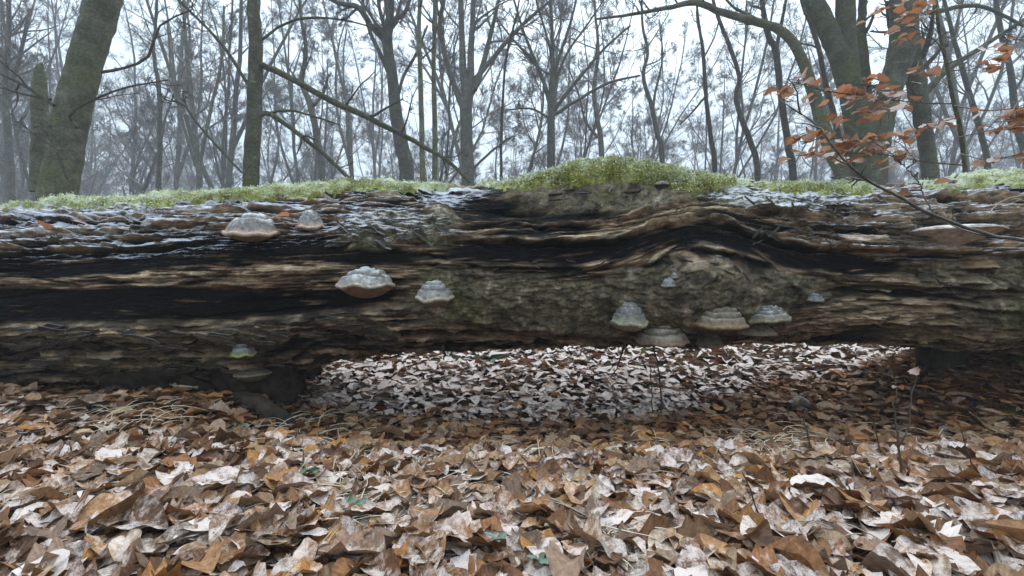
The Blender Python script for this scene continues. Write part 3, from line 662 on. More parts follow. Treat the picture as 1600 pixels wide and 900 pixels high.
fungus('wide thin shelf fungus with pale wedge underside on the right end of the log', 1508, 357, 120, 9, 27, .85, 2, (.36, .34, .32), (.66, .54, .45), .55, tri=1.0, seed=17, rim=(.34, .28, .22))
fungus('brown bracket fungus below the thin shelf fungus, upper of two', 1533, 415, 58, 18, 4, .8, 3, (.23, .155, .09), (.07, .05, .035), -.1, seed=18, rim=(.25, .17, .10))
fungus('olive brown bracket fungus below the thin shelf fungus, lower of two', 1524, 439, 50, 16, 4, .8, 3, (.21, .175, .105), (.06, .05, .035), -.1, seed=19, rim=(.24, .19, .12))
fungus('little frost-topped bracket fungus under the edge of the moss hump', 1035, 287, 24, 6, 10, .9, 2, (.24, .25, .25), (.06, .05, .04), .5, seed=20, rim=(.15, .14, .12))

# ---------------------------------------------------------------- leaves
def leaf_variants(n, ns, na, seed):
    """unit-length curled leaves, (n, ns*na, 3) along x, with a midrib coordinate"""
    r = np.random.default_rng(seed); out = []; ve = None
    t = np.linspace(0, 1, ns); a = np.linspace(-1, 1, na)
    for k in range(n):
        kind = r.random()
        asp = r.uniform(.26, .36)
        w = asp * np.sin(np.pi * np.clip(t, .02, .985) ** r.uniform(.75, 1.0)) ** r.uniform(.6, .85)
        if kind > .78: w = asp * 1.05 * np.sin(np.pi * np.clip(t, .03, .97) ** .9) ** .55 * (1 + .17 * np.where(np.arange(ns) % 2, -1, 1) * r.uniform(.4, 1.1))
        T, A = np.meshgrid(t, a, indexing='ij')
        Wd = w[:, None] * (1 + .06 * (r.random((ns, na)) - .5))
        X = T - .5 + .05 * (r.random((ns, na)) - .5) * (np.abs(A) > .9) * .35; Yv = Wd * A
        c1 = r.normal(.22, .32); c2 = r.normal(-.15, .36); tw = r.normal(0, .32); fold = r.uniform(0, .25) * (r.random() < .7)
        Z = c1 * Yv * np.abs(Yv) / asp * np.sign(A + 1e-9) * 1.2 + c2 * (T - .5) ** 2 + tw * (T - .5) * Yv + fold * np.abs(Yv)
        Z = Z + np.abs(A) * .016 * r.normal(0, 1, (ns, na)) + .03 * np.sin(T * r.uniform(6, 16) + r.random() * 6) * np.abs(A)
        lift = r.random()
        if lift > .8: Z = Z + .6 * np.clip(T - .6, 0, 1) ** 1.5
        elif lift > .6: Z = Z + .7 * np.clip(np.abs(A) - .3, 0, 1) ** 1.6 * asp * (A > 0)
        out.append(np.stack([X, Yv, Z], -1).reshape(-1, 3))
    return np.array(out), (1 - np.clip(np.abs(np.meshgrid(t, a, indexing='ij')[1]) * 2.2, 0, 1)).ravel()
LCOLS = np.array([[.23, .105, .042], [.29, .155, .07], [.16, .072, .032], [.34, .21, .115], [.26, .175, .12], [.21, .13, .085], [.36, .17, .05], [.11, .055, .03], [.38, .27, .17]])
def rot_mats(yaw, tx, ty):
    cy_, sy_ = np.cos(yaw), np.sin(yaw); n = len(yaw); z = np.zeros(n); o = np.ones(n)
    Rz = np.stack([cy_, -sy_, z, sy_, cy_, z, z, z, o], 1).reshape(n, 3, 3)
    Rx = np.stack([o, z, z, z, np.cos(tx), -np.sin(tx), z, np.sin(tx), np.cos(tx)], 1).reshape(n, 3, 3)
    Ry = np.stack([np.cos(ty), z, np.sin(ty), z, o, z, -np.sin(ty), z, np.cos(ty)], 1).reshape(n, 3, 3)
    return Rz @ Ry @ Rx
def leaf_props(r, x, y):
    n = len(x); col = LCOLS[r.choice(len(LCOLS), n, p=[.17, .15, .13, .12, .11, .10, .08, .07, .07])] * r.uniform(.5, 1.2, (n, 1))
    sh = shelter(x, y)
    fr = np.where(r.random(n) < .67, r.normal(.70, .14, n), r.normal(.26, .16, n)) + .60 * sst(1.85, 2.25, y) + .12 * noise(x * 2.3, y * 2.3, 31)  # more frost past the log, raised further to brighten the gap by colour
    fr = fr * (1 - sh) - .5 * sh
    col = col * (1 + .12 * sh[:, None])
    return col, fr
def scatter(r, n, yr, spread, ns, na, nvar, seed, size, zlo, zhi, tilt=.21):
    VAR, ve = leaf_variants(nvar, ns, na, seed)
    u = r.random(n); y = np.sqrt(yr[0] ** 2 + (yr[1] ** 2 - yr[0] ** 2) * u); x = (r.random(n) * 2 - 1) * (spread[0] + spread[1] * y)
    k = r.integers(0, nvar, n); s = r.uniform(*size, n) * np.where(r.random(n) < .15, 1.35, 1.0)
    Rm = rot_mats(r.random(n) * 6.283, r.normal(0, tilt, n), r.normal(0, tilt, n))
    V = np.einsum('nij,nkj->nki', Rm, VAR[k] * s[:, None, None])
    z = ground_z(x, y) + r.uniform(zlo, zhi, n)
    V = V + np.stack([x, y, z], 1)[:, None, :]
    col, fr = leaf_props(r, x, y)
    return V, ve, col, fr
def TAcoord(ns, na):
    T, A = np.meshgrid(np.linspace(0, 1, ns), np.linspace(-1, 1, na), indexing='ij'); return np.stack([T.ravel(), A.ravel() * .5 + .5, 0 * T.ravel()], 1)
def leaf_mesh(name, V, ve, col, fr, ns, na, mat):
    n, k, _ = V.shape; f = grid_faces(ns, na)
    F = (f[None] + (np.arange(n) * k)[:, None, None]).reshape(-1, 4)
    return mesh(name, V.reshape(-1, 3), F, mat, True, {'col': np.repeat(col, k, 0), 'fr': np.repeat(fr, k), 'ta': np.tile(TAcoord(ns, na), (n, 1))})
rl = np.random.default_rng(91)
sets = [(14500, (.30, 1.35), (.35, 1.3), 7, 3, 90, 1001, (.038, .076), -.014, .030, .20),
        (10500, (1.25, 2.6), (.35, 1.3), 6, 3, 60, 1002, (.045, .08), -.012, .022, .16),
        (10500, (2.5, 4.8), (.5, 1.25), 5, 3, 50, 1003, (.05, .08), -.012, .020, .15)]
for n, yr, sp, ns, na, nv, sd, size, zl, zh, tl in sets:
    V, ve, col, fr = scatter(rl, n, yr, sp, ns, na, nv, sd, size, zl, zh, tl)
    o = link('leaf_litter', leaf_mesh('leaf_litter', V, ve, col, fr, ns, na, M['leaf']), GROUND); o['kind'] = 'stuff'
# leaves beyond and around, sparser
V, ve, col, fr = scatter(rl, 6000, (5, 13), (1, 1.2), 4, 3, 30, 1004, (.07, .11), -.005, .02)
o = link('leaf_litter', leaf_mesh('leaf_litter', V, ve, col, fr, 4, 3, M['leaf']), GROUND); o['kind'] = 'stuff'
# the 300 leaves that show largest
for nbig, ns_, na_, sd_ in ((150, 13, 3, 1005), (150, 7, 5, 1006)):
    V, ve, col, fr = scatter(rl, nbig, (.58, 1.22), (.0, 1.22), ns_, na_, 90, sd_, (.055, .092), .022, .038, .18)
    cen = V.mean(1); kk = ns_ * na_
    for q in range(nbig):
        me = mesh('leaf', V[q] - cen[q], grid_faces(ns_, na_), M['leaf'], True, {'col': np.tile(col[q], (kk, 1)), 'fr': np.full(kk, fr[q]), 'ta': TAcoord(ns_, na_)})
        link('leaf', me, GROUND, cen[q])

# ---------------------------------------------------------------- trees
def branch_path(r, p, d, L, n, wig, up):
    P = [np.array(p, float)]; d = np.array(d, float); d /= np.linalg.norm(d)
    for _ in range(n - 1):
        d = d + r.normal(0, wig, 3); d[2] += up; d /= np.linalg.norm(d); P.append(P[-1] + d * L / (n - 1))
    return np.array(P)
def sprout(r, path, rad, acc, level, maxl, dens, lenf, up=.06, t0=.25, rmin=.0022):
    """side branches of side branches along a limb, one whole level at a time; acc[level] collects (pts, radii) batches"""
    P = np.asarray(path, float); Ra = np.asarray(rad, float)
    if P.ndim == 2: P = P[None]; Ra = Ra[None]
    while level < maxl and len(P):
        m, n, _ = P.shape; L = np.linalg.norm(np.diff(P, axis=1), axis=2).sum(1)
        cnt = np.maximum(1, r.poisson(dens[level], m)); own = np.repeat(np.arange(m), cnt); N = len(own)
        t = t0 + (1 - t0) * r.random(N) ** .85; i = np.minimum((t * (n - 1)).astype(int), n - 2); f = (t * (n - 1) - i)[:, None]
        a, b = P[own, i], P[own, i + 1]; p = a * (1 - f) + b * f; rr = Ra[own, i] * (1 - f[:, 0]) + Ra[own, i + 1] * f[:, 0]
        unit = lambda v: v / (np.linalg.norm(v, axis=1, keepdims=True) + 1e-9)
        ax = unit(b - a); side = unit(np.cross(ax, r.normal(0, 1, (N, 3)))); an = (r.uniform(.5, 1.05, N) if level < 2 else r.uniform(.35, .95, N))[:, None]
        d = ax * np.cos(an) + side * np.sin(an); l = L[own] * lenf[level] * r.uniform(.5, 1.15, N) * (1.15 - .6 * t)
        k = 6 if level == 0 else (5 if level == 1 else (3 if level == 2 else 2)); wig = .17 if level < 2 else .24
        pts = [p]
        for _ in range(k - 1):
            d = d + r.normal(0, wig, (N, 3)); d[:, 2] += up; d = unit(d); pts.append(pts[-1] + d * (l / (k - 1))[:, None])
        r1 = np.maximum(rr * r.uniform(.35, .6, N), rmin if level > 1 else rmin * 1.7)
        ra = r1[:, None] * np.linspace(1, .4, k)[None, :]; ra = np.maximum(ra, rmin * .6)
        P, Ra = np.stack(pts, 1), ra; acc[level].append((P, Ra)); level += 1; t0 = .2
def crown_mesh(name, acc, mat):
    V, F, off = [], [], 0
    for lv, lst in enumerate(acc):
        if not lst: continue
        v, f = tubes(lst, 5 if lv == 0 else (4 if lv == 1 else 3)); V.append(v); F.append(f + off); off += len(v)
    return mesh(name, np.concatenate(V), np.concatenate(F), mat)
def trunk_tube(name, polys, sides, mat, rough=.05, seed=0):
    v, f = tubes(polys, sides)
    n = fbm(v[:, 0] * 5 + v[:, 2] * 1.3, v[:, 1] * 5 + v[:, 2] * 2.1, 3, seed)
    # push in and out along the ring normal
    off = 0; vv = v.copy(); byn = {}
    for p, r in polys: byn.setdefault(len(p), []).append((p, r))
    for nn, lst in byn.items():
        for p, r in lst:
            blk = v[off:off + nn * sides].reshape(nn, sides, 3); c = p[:, None, :]
            vv[off:off + nn * sides] = (c + (blk - c) * (1 + rough * n[off:off + nn * sides].reshape(nn, sides, 1))).reshape(-1, 3); off += nn * sides
    return mesh(name, vv, f, mat)

PROTO = []
for s in range(6):
    r = np.random.default_rng(2000 + s); Ht = r.uniform(11, 17); rt = r.uniform(.055, .105)
    lean = r.normal(0, .07, 2); P = branch_path(r, (0, 0, -.3), (lean[0], lean[1], 1), Ht, 14, .07, .05)
    ra = rt * (1 - np.linspace(0, 1, 14)) ** .75 + .012; ra[0] *= 1.35
    limbs = [(P, ra)]; acc = [[], [], [], []]
    nf = r.integers(1, 4)
    for _ in range(nf):          # forks
        i = r.integers(3, 7); d = (P[i + 1] - P[i]); d = d / np.linalg.norm(d) + np.append(r.normal(0, .38, 2), .1)
        Q2 = branch_path(r, P[i], d, Ht * (1 - i / 14) * .9, 10, .09, .06); limbs.append((Q2, ra[i] * .7 * (1 - np.linspace(0, 1, 10)) ** .8 + .008))
    for P2, r2 in limbs:
        sprout(r, P2, r2, acc, 0, 4, [13 if P2 is P else 8, 7, 6.5, 6.5], [.25, .45, .62, 1.0], .05, .2 if P2 is P else .1, .0052)
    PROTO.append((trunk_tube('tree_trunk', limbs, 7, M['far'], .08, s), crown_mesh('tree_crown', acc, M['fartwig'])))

POLES = []
for s in range(4):
    r = np.random.default_rng(2600 + s); Ht = r.uniform(8, 14); rt = r.uniform(.035, .07)
    P = branch_path(r, (0, 0, -.3), (*r.normal(0, .1, 2), 1), Ht, 16, .09, .05); ra = rt * (1 - np.linspace(0, 1, 16)) ** .8 + .008; acc = [[], [], [], []]
    sprout(r, P, ra, acc, 0, 4, [24, 7, 6.5, 5], [.17, .48, .62, 1.0], .09, .08, .005)
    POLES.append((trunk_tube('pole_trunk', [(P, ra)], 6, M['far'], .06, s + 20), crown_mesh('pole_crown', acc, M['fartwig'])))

def plant_copy(name, proto, x, y, rz, s, label, group):
    o = link(name, None, loc=(x, y, float(ground_z(x, y))), rot=(0, 0, rz), scale=(s, s, s)); tag(o, label, 'tree', group)
    link('trunk', proto[0], o); link('crown', proto[1], o); return o
rt_ = np.random.default_rng(404)
spots = []
def try_spot(x, y, dmin):
    for a, b in spots:
        if (a - x) ** 2 + (b - y) ** 2 < dmin * dmin: return False
    spots.append((x, y)); return True
cnt = 0; tries = 0
while cnt < 150 and tries < 12000:
    tries += 1
    y = 14 + 43 * rt_.random() ** .75; a = rt_.uniform(-1.45, 1.45); x = a * y
    if not try_spot(x, y, 1.9 + y * .03): continue
    if -.35 < a < .55 and y < 30 and rt_.random() < .35: continue
    plant_copy('woodland_tree', PROTO[rt_.integers(6)], x, y, rt_.random() * 6.28, rt_.uniform(.75, 1.25), 'pale bare forking tree deep in the hazy wood, beyond the nearer dark ones', 'bare forking trees of the hazy wood')
    cnt += 1
cnt = 0; tries = 0
while cnt < 145 and tries < 12000:
    tries += 1
    y = 13 + 46 * rt_.random() ** .8; x = rt_.uniform(-1.4, 1.4) * y
    if not try_spot(x, y, 1.1 + y * .02): continue
    plant_copy('pole_tree', POLES[rt_.integers(4)], x, y, rt_.random() * 6.28, rt_.uniform(.7, 1.3), 'pale thin twiggy pole tree deep in the hazy wood, beyond the nearer dark ones', 'thin pole trees of the hazy wood')
    cnt += 1

ORD = ['leftmost', 'second', 'third', 'fourth', 'fifth', 'sixth', 'seventh', 'eighth', 'ninth', 'tenth', 'eleventh', 'twelfth', 'thirteenth', 'fourteenth', 'fifteenth', 'sixteenth', 'seventeenth', 'eighteenth', 'nineteenth', 'twentieth']
for nm, word, lim in (('woodland_tree', 'bare forking tree', 19.0), ('pole_tree', 'thin twiggy pole tree', 21.0)):
    near = [o for o in COL.objects if o.name.split('.')[0] == nm and o.location.y < lim and abs(o.location.x / o.location.y) < 1.17]
    near.sort(key=lambda o: o.location.x / o.location.y)
    for k, o in enumerate(near[:20]):
        o['label'] = ('leftmost' if k == 0 else ORD[k] + ' from the left') + ' of the nearer, darker ' + word + 's in the hazy wood'
def feature_tree(label, limbs, Y, seed, dens=(9, 5, 5, 5), lenf=(.30, .42, .48, .5), mat='beech', sides=12, depth=None, name='bare_tree', rough=.06, tw='twig', maxl=4, up=.05, t0=.3, nobr=()):
    """limbs: list of [(px, py, width_px[, dY]), ...] drawn from the ground up; placed at distance Y"""
    r = np.random.default_rng(seed); polys = []; acc = [[], [], [], []]
    x0, y0 = limbs[0][0][0], limbs[0][0][1]
    base = px3(x0, y0, Y); gz = float(ground_z(base[0], Y)); root = link(name, None, loc=(base[0], Y, gz)); tag(root, label, 'tree')
    off = np.array([base[0], Y, gz])
    for li, lm in enumerate(limbs):
        pts = [px3(q[0], q[1], Y + (q[3] if len(q) > 3 else 0)) for q in lm]; wd = [q[2] * offax(q[0]) / FPX * (Y + (q[3] if len(q) > 3 else 0)) * .5 for q in lm]
        if li == 0 or lm[0][1] >= y0 - 3:
            g = pts[0].copy(); g[2] = gz - .15; pts = [g] + pts; wd = [wd[0] * 1.25] + wd
        n = max(8, len(pts) * (7 if sides > 20 else 4)); P = catmull(pts, n) - off; ra = np.interp(np.linspace(0, len(pts) - 1, n), np.arange(len(pts)), wd)
        P = P + r.normal(0, 1, (n, 3)) * np.minimum(ra, .03)[:, None] * .12
        polys.append((P, np.maximum(ra, .003)))
        if li not in nobr:
            vis = P[n // 4:] if li == 0 else P
            sprout(r, vis, ra[-len(vis):], acc, 0, maxl, dens, lenf, up, t0)
    link('trunk', trunk_tube('trunk', polys, sides, M[mat], rough, seed), root)
    if any(acc): link('crown', crown_mesh('crown', acc, M[tw]), root)
    return root

# great leaning beech at the left with its broken twin stem
lb = feature_tree('thick leaning grey-green beech trunk with broken snag beside it at far left', [
    [(92, 312, 68), (100, 250, 64), (112, 178, 62), (130, 110, 58), (147, 53, 57), (161, 0, 62), (176, -70, 58), (195, -200, 46), (220, -380, 30)],
    [(64, 300, 38, .35), (64, 220, 34, .35), (62, 160, 30, .35), (62, 122, 24, .35), (63, 108, 16, .35), (65, 98, 4, .35)],
    [(170, -60, 34), (240, -160, 24), (330, -300, 14)]], 4.6, 1, (3, 5, 5, 4), (.22, .42, .5, .5), sides=32, rough=.10, nobr=(1,), t0=.5)
r = np.random.default_rng(12); acc = [[], [], [], []]; off = np.array(lb.location)
for lm in [[(85, 165, 6), (40, 135, 5), (0, 115, 4), (-60, 90, 3)], [(80, 155, 4), (40, 148, 3), (0, 137, 2)], [(158, 113, 5), (195, 106, 4), (232, 88, 4), (250, 40, 3), (300, 15, 2)], [(120, 200, 6), (112, 175, 4), (185, 140, 3), (262, 125, 2)], [(95, 235, 3), (60, 215, 2), (30, 190, 2)], [(105, 280, 4), (90, 240, 3), (70, 205, 2)]]:
    pts = catmull([px3(q[0], q[1], 4.3) for q in lm], 9) - off; ra = np.interp(np.linspace(0, 1, 9), np.linspace(0, 1, len(lm)), [q[2] / FPX * 2.15 for q in lm])
    acc[0].append((pts, ra)); sprout(r, pts, ra, acc, 1, 4, (0, 6, 5, 4), (0, .4, .5, .5), .02, .3, .0018)
link('low_branches', crown_mesh('low_branches', acc, M['twig']), lb)
t395 = feature_tree('straight greenish pole tree with two long limbs sloping down right behind the log', [
    [(392, 292, 27), (395, 230, 26), (398, 150, 25), (400, 80, 23), (397, 20, 21), (397, -60, 20), (400, -200, 17), (404, -420, 8)],
    [(406, 100, 11), (440, 115, 11), (520, 158, 10), (600, 196, 9), (660, 228, 7), (700, 252, 6), (735, 285, 5)],
    [(405, 178, 9), (425, 180, 9), (460, 205, 8), (505, 240, 7), (545, 278, 6), (570, 298, 4)],
    [(392, 140, 6), (355, 80, 6), (320, 40, 5), (278, 0, 5), (240, -40, 4)], [(406, 65, 5), (440, 40, 4), (480, 28, 4), (540, 32, 3), (590, 45, 2)],
    [(378, 270, 4, -.2), (345, 235, 4, -.2), (310, 195, 4, -.2), (285, 163, 4, -.2), (258, 155, 3, -.2), (240, 130, 2, -.2)],
    [(410, 178, 4), (455, 173, 4), (500, 185, 3), (530, 195, 2)]], 5.0, 2, (5, 5, 4, 3.5), (.22, .4, .5, .5), sides=14, rough=.05)
feature_tree('forked grey tree with crooked trunk left of the two thin poles', [
    [(636, 285, 24), (628, 230, 23), (618, 170, 20), (612, 110, 17), (605, 65, 17), (610, 20, 12), (612, -60, 10), (618, -200, 6)],
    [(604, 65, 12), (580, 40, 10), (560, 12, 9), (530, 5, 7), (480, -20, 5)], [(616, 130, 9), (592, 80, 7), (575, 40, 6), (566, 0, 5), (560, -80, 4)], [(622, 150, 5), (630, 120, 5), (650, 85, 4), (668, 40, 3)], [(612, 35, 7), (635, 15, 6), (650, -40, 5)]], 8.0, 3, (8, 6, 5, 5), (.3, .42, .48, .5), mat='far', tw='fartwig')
feature_tree('thin straight greenish pole, left one of a close pair', [[(660, 285, 9), (658, 160, 8), (655, 60, 7), (656, -60, 6), (657, -300, 4)]], 6.5, 4, (7, 4, 4, 3), (.14, .42, .48, .5), sides=8)
feature_tree('thin straight greenish pole, right one of a close pair', [[(680, 285, 9), (679, 170, 8), (678, 100, 7), (680, 10, 7), (681, -60, 6), (684, -280, 4)]], 6.8, 5, (6, 4, 4, 3), (.14, .42, .48, .5), sides=8)
feature_tree('grey tree with several upright stems forking low, centre left', [
    [(731, 285, 20), (729, 220, 19), (728, 165, 20), (730, 145, 20), (724, 110, 12), (722, 60, 9), (720, 0, 8), (716, -80, 7), (712, -220, 4)],
    [(722, 165, 11), (705, 120, 9), (694, 80, 8), (688, 35, 8), (694, -10, 7), (700, -120, 4)], [(736, 145, 13), (736, 80, 10), (738, 40, 9), (740, -20, 7), (742, -160, 4)],
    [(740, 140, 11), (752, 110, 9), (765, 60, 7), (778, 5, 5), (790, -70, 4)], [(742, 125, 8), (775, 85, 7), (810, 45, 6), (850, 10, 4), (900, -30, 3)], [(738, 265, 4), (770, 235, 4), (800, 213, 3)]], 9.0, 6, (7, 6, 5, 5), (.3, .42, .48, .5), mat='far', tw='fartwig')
feature_tree('thin dark sapling between the multi-stemmed tree and the wide-crowned tree', [[(783, 272, 5), (784, 200, 5), (788, 120, 4), (795, 70, 4), (808, 20, 3), (820, -60, 2)]], 8.5, 7, (7, 4, 4, 3), (.16, .42, .48, .5), sides=6, mat='twig')
feature_tree('young tree with wide fan-shaped crown behind the left slope of the moss hump', [
    [(861, 250, 13), (861, 200, 12), (862, 160, 12), (863, 120, 9), (863, 60, 6), (860, 0, 5), (856, -90, 3)],
    [(860, 165, 7), (848, 125, 6), (830, 80, 5), (815, 40, 4), (800, -10, 3)], [(865, 175, 6), (890, 140, 6), (915, 110, 5), (945, 75, 4), (985, 40, 3)], [(864, 150, 6), (872, 95, 5), (890, 40, 4), (905, -20, 3)],
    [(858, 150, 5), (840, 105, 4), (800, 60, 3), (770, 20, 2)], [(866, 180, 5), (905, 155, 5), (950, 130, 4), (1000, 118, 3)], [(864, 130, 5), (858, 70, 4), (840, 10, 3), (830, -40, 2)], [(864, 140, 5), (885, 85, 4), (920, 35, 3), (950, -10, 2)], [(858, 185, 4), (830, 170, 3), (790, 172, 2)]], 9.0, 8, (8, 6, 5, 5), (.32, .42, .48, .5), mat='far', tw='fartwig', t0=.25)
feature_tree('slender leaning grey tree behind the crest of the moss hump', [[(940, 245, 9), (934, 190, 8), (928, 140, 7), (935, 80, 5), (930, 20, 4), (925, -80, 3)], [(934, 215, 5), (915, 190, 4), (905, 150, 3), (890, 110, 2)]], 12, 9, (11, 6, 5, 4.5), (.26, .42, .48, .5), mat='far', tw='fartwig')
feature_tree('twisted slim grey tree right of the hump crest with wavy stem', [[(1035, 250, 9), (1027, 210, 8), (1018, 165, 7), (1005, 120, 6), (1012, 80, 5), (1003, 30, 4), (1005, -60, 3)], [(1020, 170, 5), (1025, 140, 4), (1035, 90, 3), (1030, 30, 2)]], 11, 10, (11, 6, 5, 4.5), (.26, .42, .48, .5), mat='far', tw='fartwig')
feature_tree('slim dark upright tree with twiggy head, left of the S-curved tree', [[(1117, 270, 9), (1110, 210, 8), (1103, 150, 7), (1098, 80, 6), (1090, 20, 4), (1085, -70, 3)], [(1103, 150, 4), (1082, 175, 3), (1062, 195, 2)]], 9.5, 11, (10, 6, 5, 4.5), (.26, .42, .48, .5), mat='twig', tw='fartwig', sides=8)
feature_tree('slim dark S-curved tree beneath the arching limb', [[(1184, 278, 10), (1172, 220, 10), (1158, 185, 9), (1150, 150, 8), (1155, 120, 7), (1143, 80, 7), (1125, 35, 6), (1112, -10, 5), (1105, -90, 3)]], 8.5, 12, (7, 5, 4, 4), (.24, .42, .48, .5), mat='twig', tw='fartwig', sides=8)
feature_tree('mottled pale grey pole with forked top behind the arching limb', [[(1240, 290, 13), (1230, 220, 12), (1220, 150, 11), (1212, 80, 11), (1200, 55, 10), (1192, 10, 8), (1188, -60, 7), (1185, -200, 4)], [(1213, 75, 7), (1220, 40, 6), (1228, 0, 5), (1240, -80, 3)]], 7.5, 13, (6, 5, 4, 4), (.24, .42, .48, .5), mat='far', tw='fartwig', sides=9)
feature_tree('arching beech limb bending far left over the clearing at right of centre', [[(1316, 290, 26), (1300, 240, 24), (1278, 170, 22), (1258, 105, 18), (1238, 65, 16), (1215, 45, 15), (1175, 32, 13), (1130, 20, 11), (1085, 4, 10), (1045, 12, 7), (990, 22, 5), (930, 30, 3)], [(1215, 45, 6), (1180, 28, 5), (1145, 10, 4), (1120, -20, 3)]], 6.0, 14, (8, 5, 4, 3.5), (.16, .4, .5, .5), sides=14, rough=.05)
feature_tree('massive many-stemmed beech with joined grey-green trunks at upper right', [
    [(1358, 300, 58), (1352, 220, 66), (1332, 150, 42), (1312, 90, 36), (1295, 50, 34), (1271, 0, 32), (1255, -50, 28), (1225, -180, 16)],
    [(1348, 205, 52), (1329, 130, 38), (1322, 70, 36), (1321, 0, 32), (1320, -80, 28), (1312, -240, 16)],
    [(1355, 190, 24, .3), (1350, 110, 20, .3), (1346, 50, 15, .3), (1348, 0, 14, .3), (1352, -100, 10, .3)],
    [(1366, 235, 50, -.1), (1382, 170, 42, -.1), (1400, 110, 44, -.1), (1412, 60, 49, -.1), (1411, 0, 45, -.1), (1414, -80, 40, -.1), (1420, -240, 26, -.1)],
    [(1456, 290, 30, .5), (1448, 230, 28, .5), (1440, 180, 30, .3), (1432, 130, 34, .3), (1424, 80, 30, .3), (1424, 0, 24, .3), (1430, -120, 16, .3)],
    [(1440, 150, 16, .3), (1480, 110, 12, .3), (1540, 70, 10, .3), (1600, 30, 7, .3)], [(1452, 20, 10, .3), (1530, 10, 8, .3), (1610, 45, 6, .3)]], 6.2, 15, (4, 5, 5, 4), (.22, .4, .5, .5), sides=24, rough=.08, t0=.45)
feature_tree('slender leaning trunk just left of the massive many-stemmed beech', [[(1330, 290, 10), (1310, 210, 10), (1290, 130, 9), (1275, 60, 8), (1255, 10, 6), (1240, -60, 4)]], 7.2, 16, (5, 4, 4, 3), (.2, .4, .5, .5), mat='twig', sides=8)
feature_tree('slim straight tree behind the sapling leaves right of the massive beech', [[(1545, 280, 12), (1530, 200, 11), (1510, 130, 10), (1490, 60, 8), (1470, -20, 6)]], 8, 17, (7, 5, 4, 4), (.24, .4, .5, .5), mat='far', tw='fartwig', sides=8)
feature_tree('grey tree at the right edge of the wood', [[(1610, 280, 16), (1590, 200, 14), (1580, 120, 12), (1560, 30, 10), (1550, -60, 8)]], 9, 18, (10, 6, 5, 4.5), (.26, .4, .5, .5), mat='far', tw='fartwig', sides=8)
feature_tree('dark slender tree nearest the left edge of the wood', [[(18, 310, 14), (14, 220, 13), (8, 130, 11), (14, 40, 9), (10, -60, 7)], [(12, 150, 7), (30, 90, 6), (45, 20, 4)]], 9, 19, (14, 6, 5, 4), (.26, .4, .5, .5), mat='far', tw='fartwig', sides=8)
feature_tree('pale grey pole between the leaning beech and the straight pole tree', [[(248, 298, 9), (250, 220, 9), (249, 140, 8), (240, 80, 6), (245, 10, 5), (240, -60, 4)]], 9, 20, (11, 6, 5, 4.5), (.26, .4, .5, .5), mat='far', tw='fartwig', sides=8)
feature_tree('bushy multi-stemmed tree behind the log right of the leaning beech', [[(312, 295, 10), (305, 220, 9), (298, 140, 8), (290, 60, 6), (285, -30, 4)], [(310, 270, 7), (325, 190, 6), (345, 100, 5), (350, 10, 4)], [(306, 260, 6), (285, 190, 5), (268, 110, 4), (262, 40, 3)]], 11, 21, (11, 6, 5, 4.5), (.26, .4, .5, .5), mat='far', tw='fartwig', sides=8)
feature_tree('crooked grey tree right of the straight pole tree', [[(503, 285, 13), (496, 220, 12), (485, 165, 11), (472, 130, 9), (478, 80, 7), (470, 20, 6), (465, -60, 4)], [(487, 170, 6), (505, 145, 5), (512, 120, 4)]], 9, 22, (9, 6, 5, 4), (.26, .4, .5, .5), mat='far', tw='fartwig', sides=8)

# ---------------------------------------------------------------- young beech with clinging leaves
def twig_curve(lm, n=14):
    pts = [px3(q[0], q[1], q[2]) for q in lm]; P = catmull(pts, n); ra = np.interp(np.linspace(0, 1, n), np.linspace(0, 1, len(lm)), [q[3] * offax(q[0]) * .85 / FPX * q[2] * .5 for q in lm]); return P, ra
rs = np.random.default_rng(808)
stem = [(1508, 262, 2.55, 11), (1500, 200, 2.5, 10), (1488, 150, 2.5, 9), (1478, 95, 2.5, 8), (1466, 40, 2.5, 7), (1462, -20, 2.5, 6), (1458, -110, 2.5, 4)]
b0 = px3(1508, 262, 2.55); gz0 = float(ground_z(b0[0] + .02, 2.55))
SAP = link('young_beech', None, loc=(b0[0], b0[1], gz0)); tag(SAP, 'young beech still carrying frosted orange-brown leaves behind the right end of the log', 'tree')
off = np.array(SAP.location)
P, ra = twig_curve(stem, 24); g = P[0].copy(); g[2] = gz0 - .1; P = np.vstack([g, P]); ra = np.concatenate([[ra[0] * 1.2], ra])
link('trunk', trunk_tube('sapling_stem', [(P - off, ra)], 9, M['beech'], .08, 3), SAP)
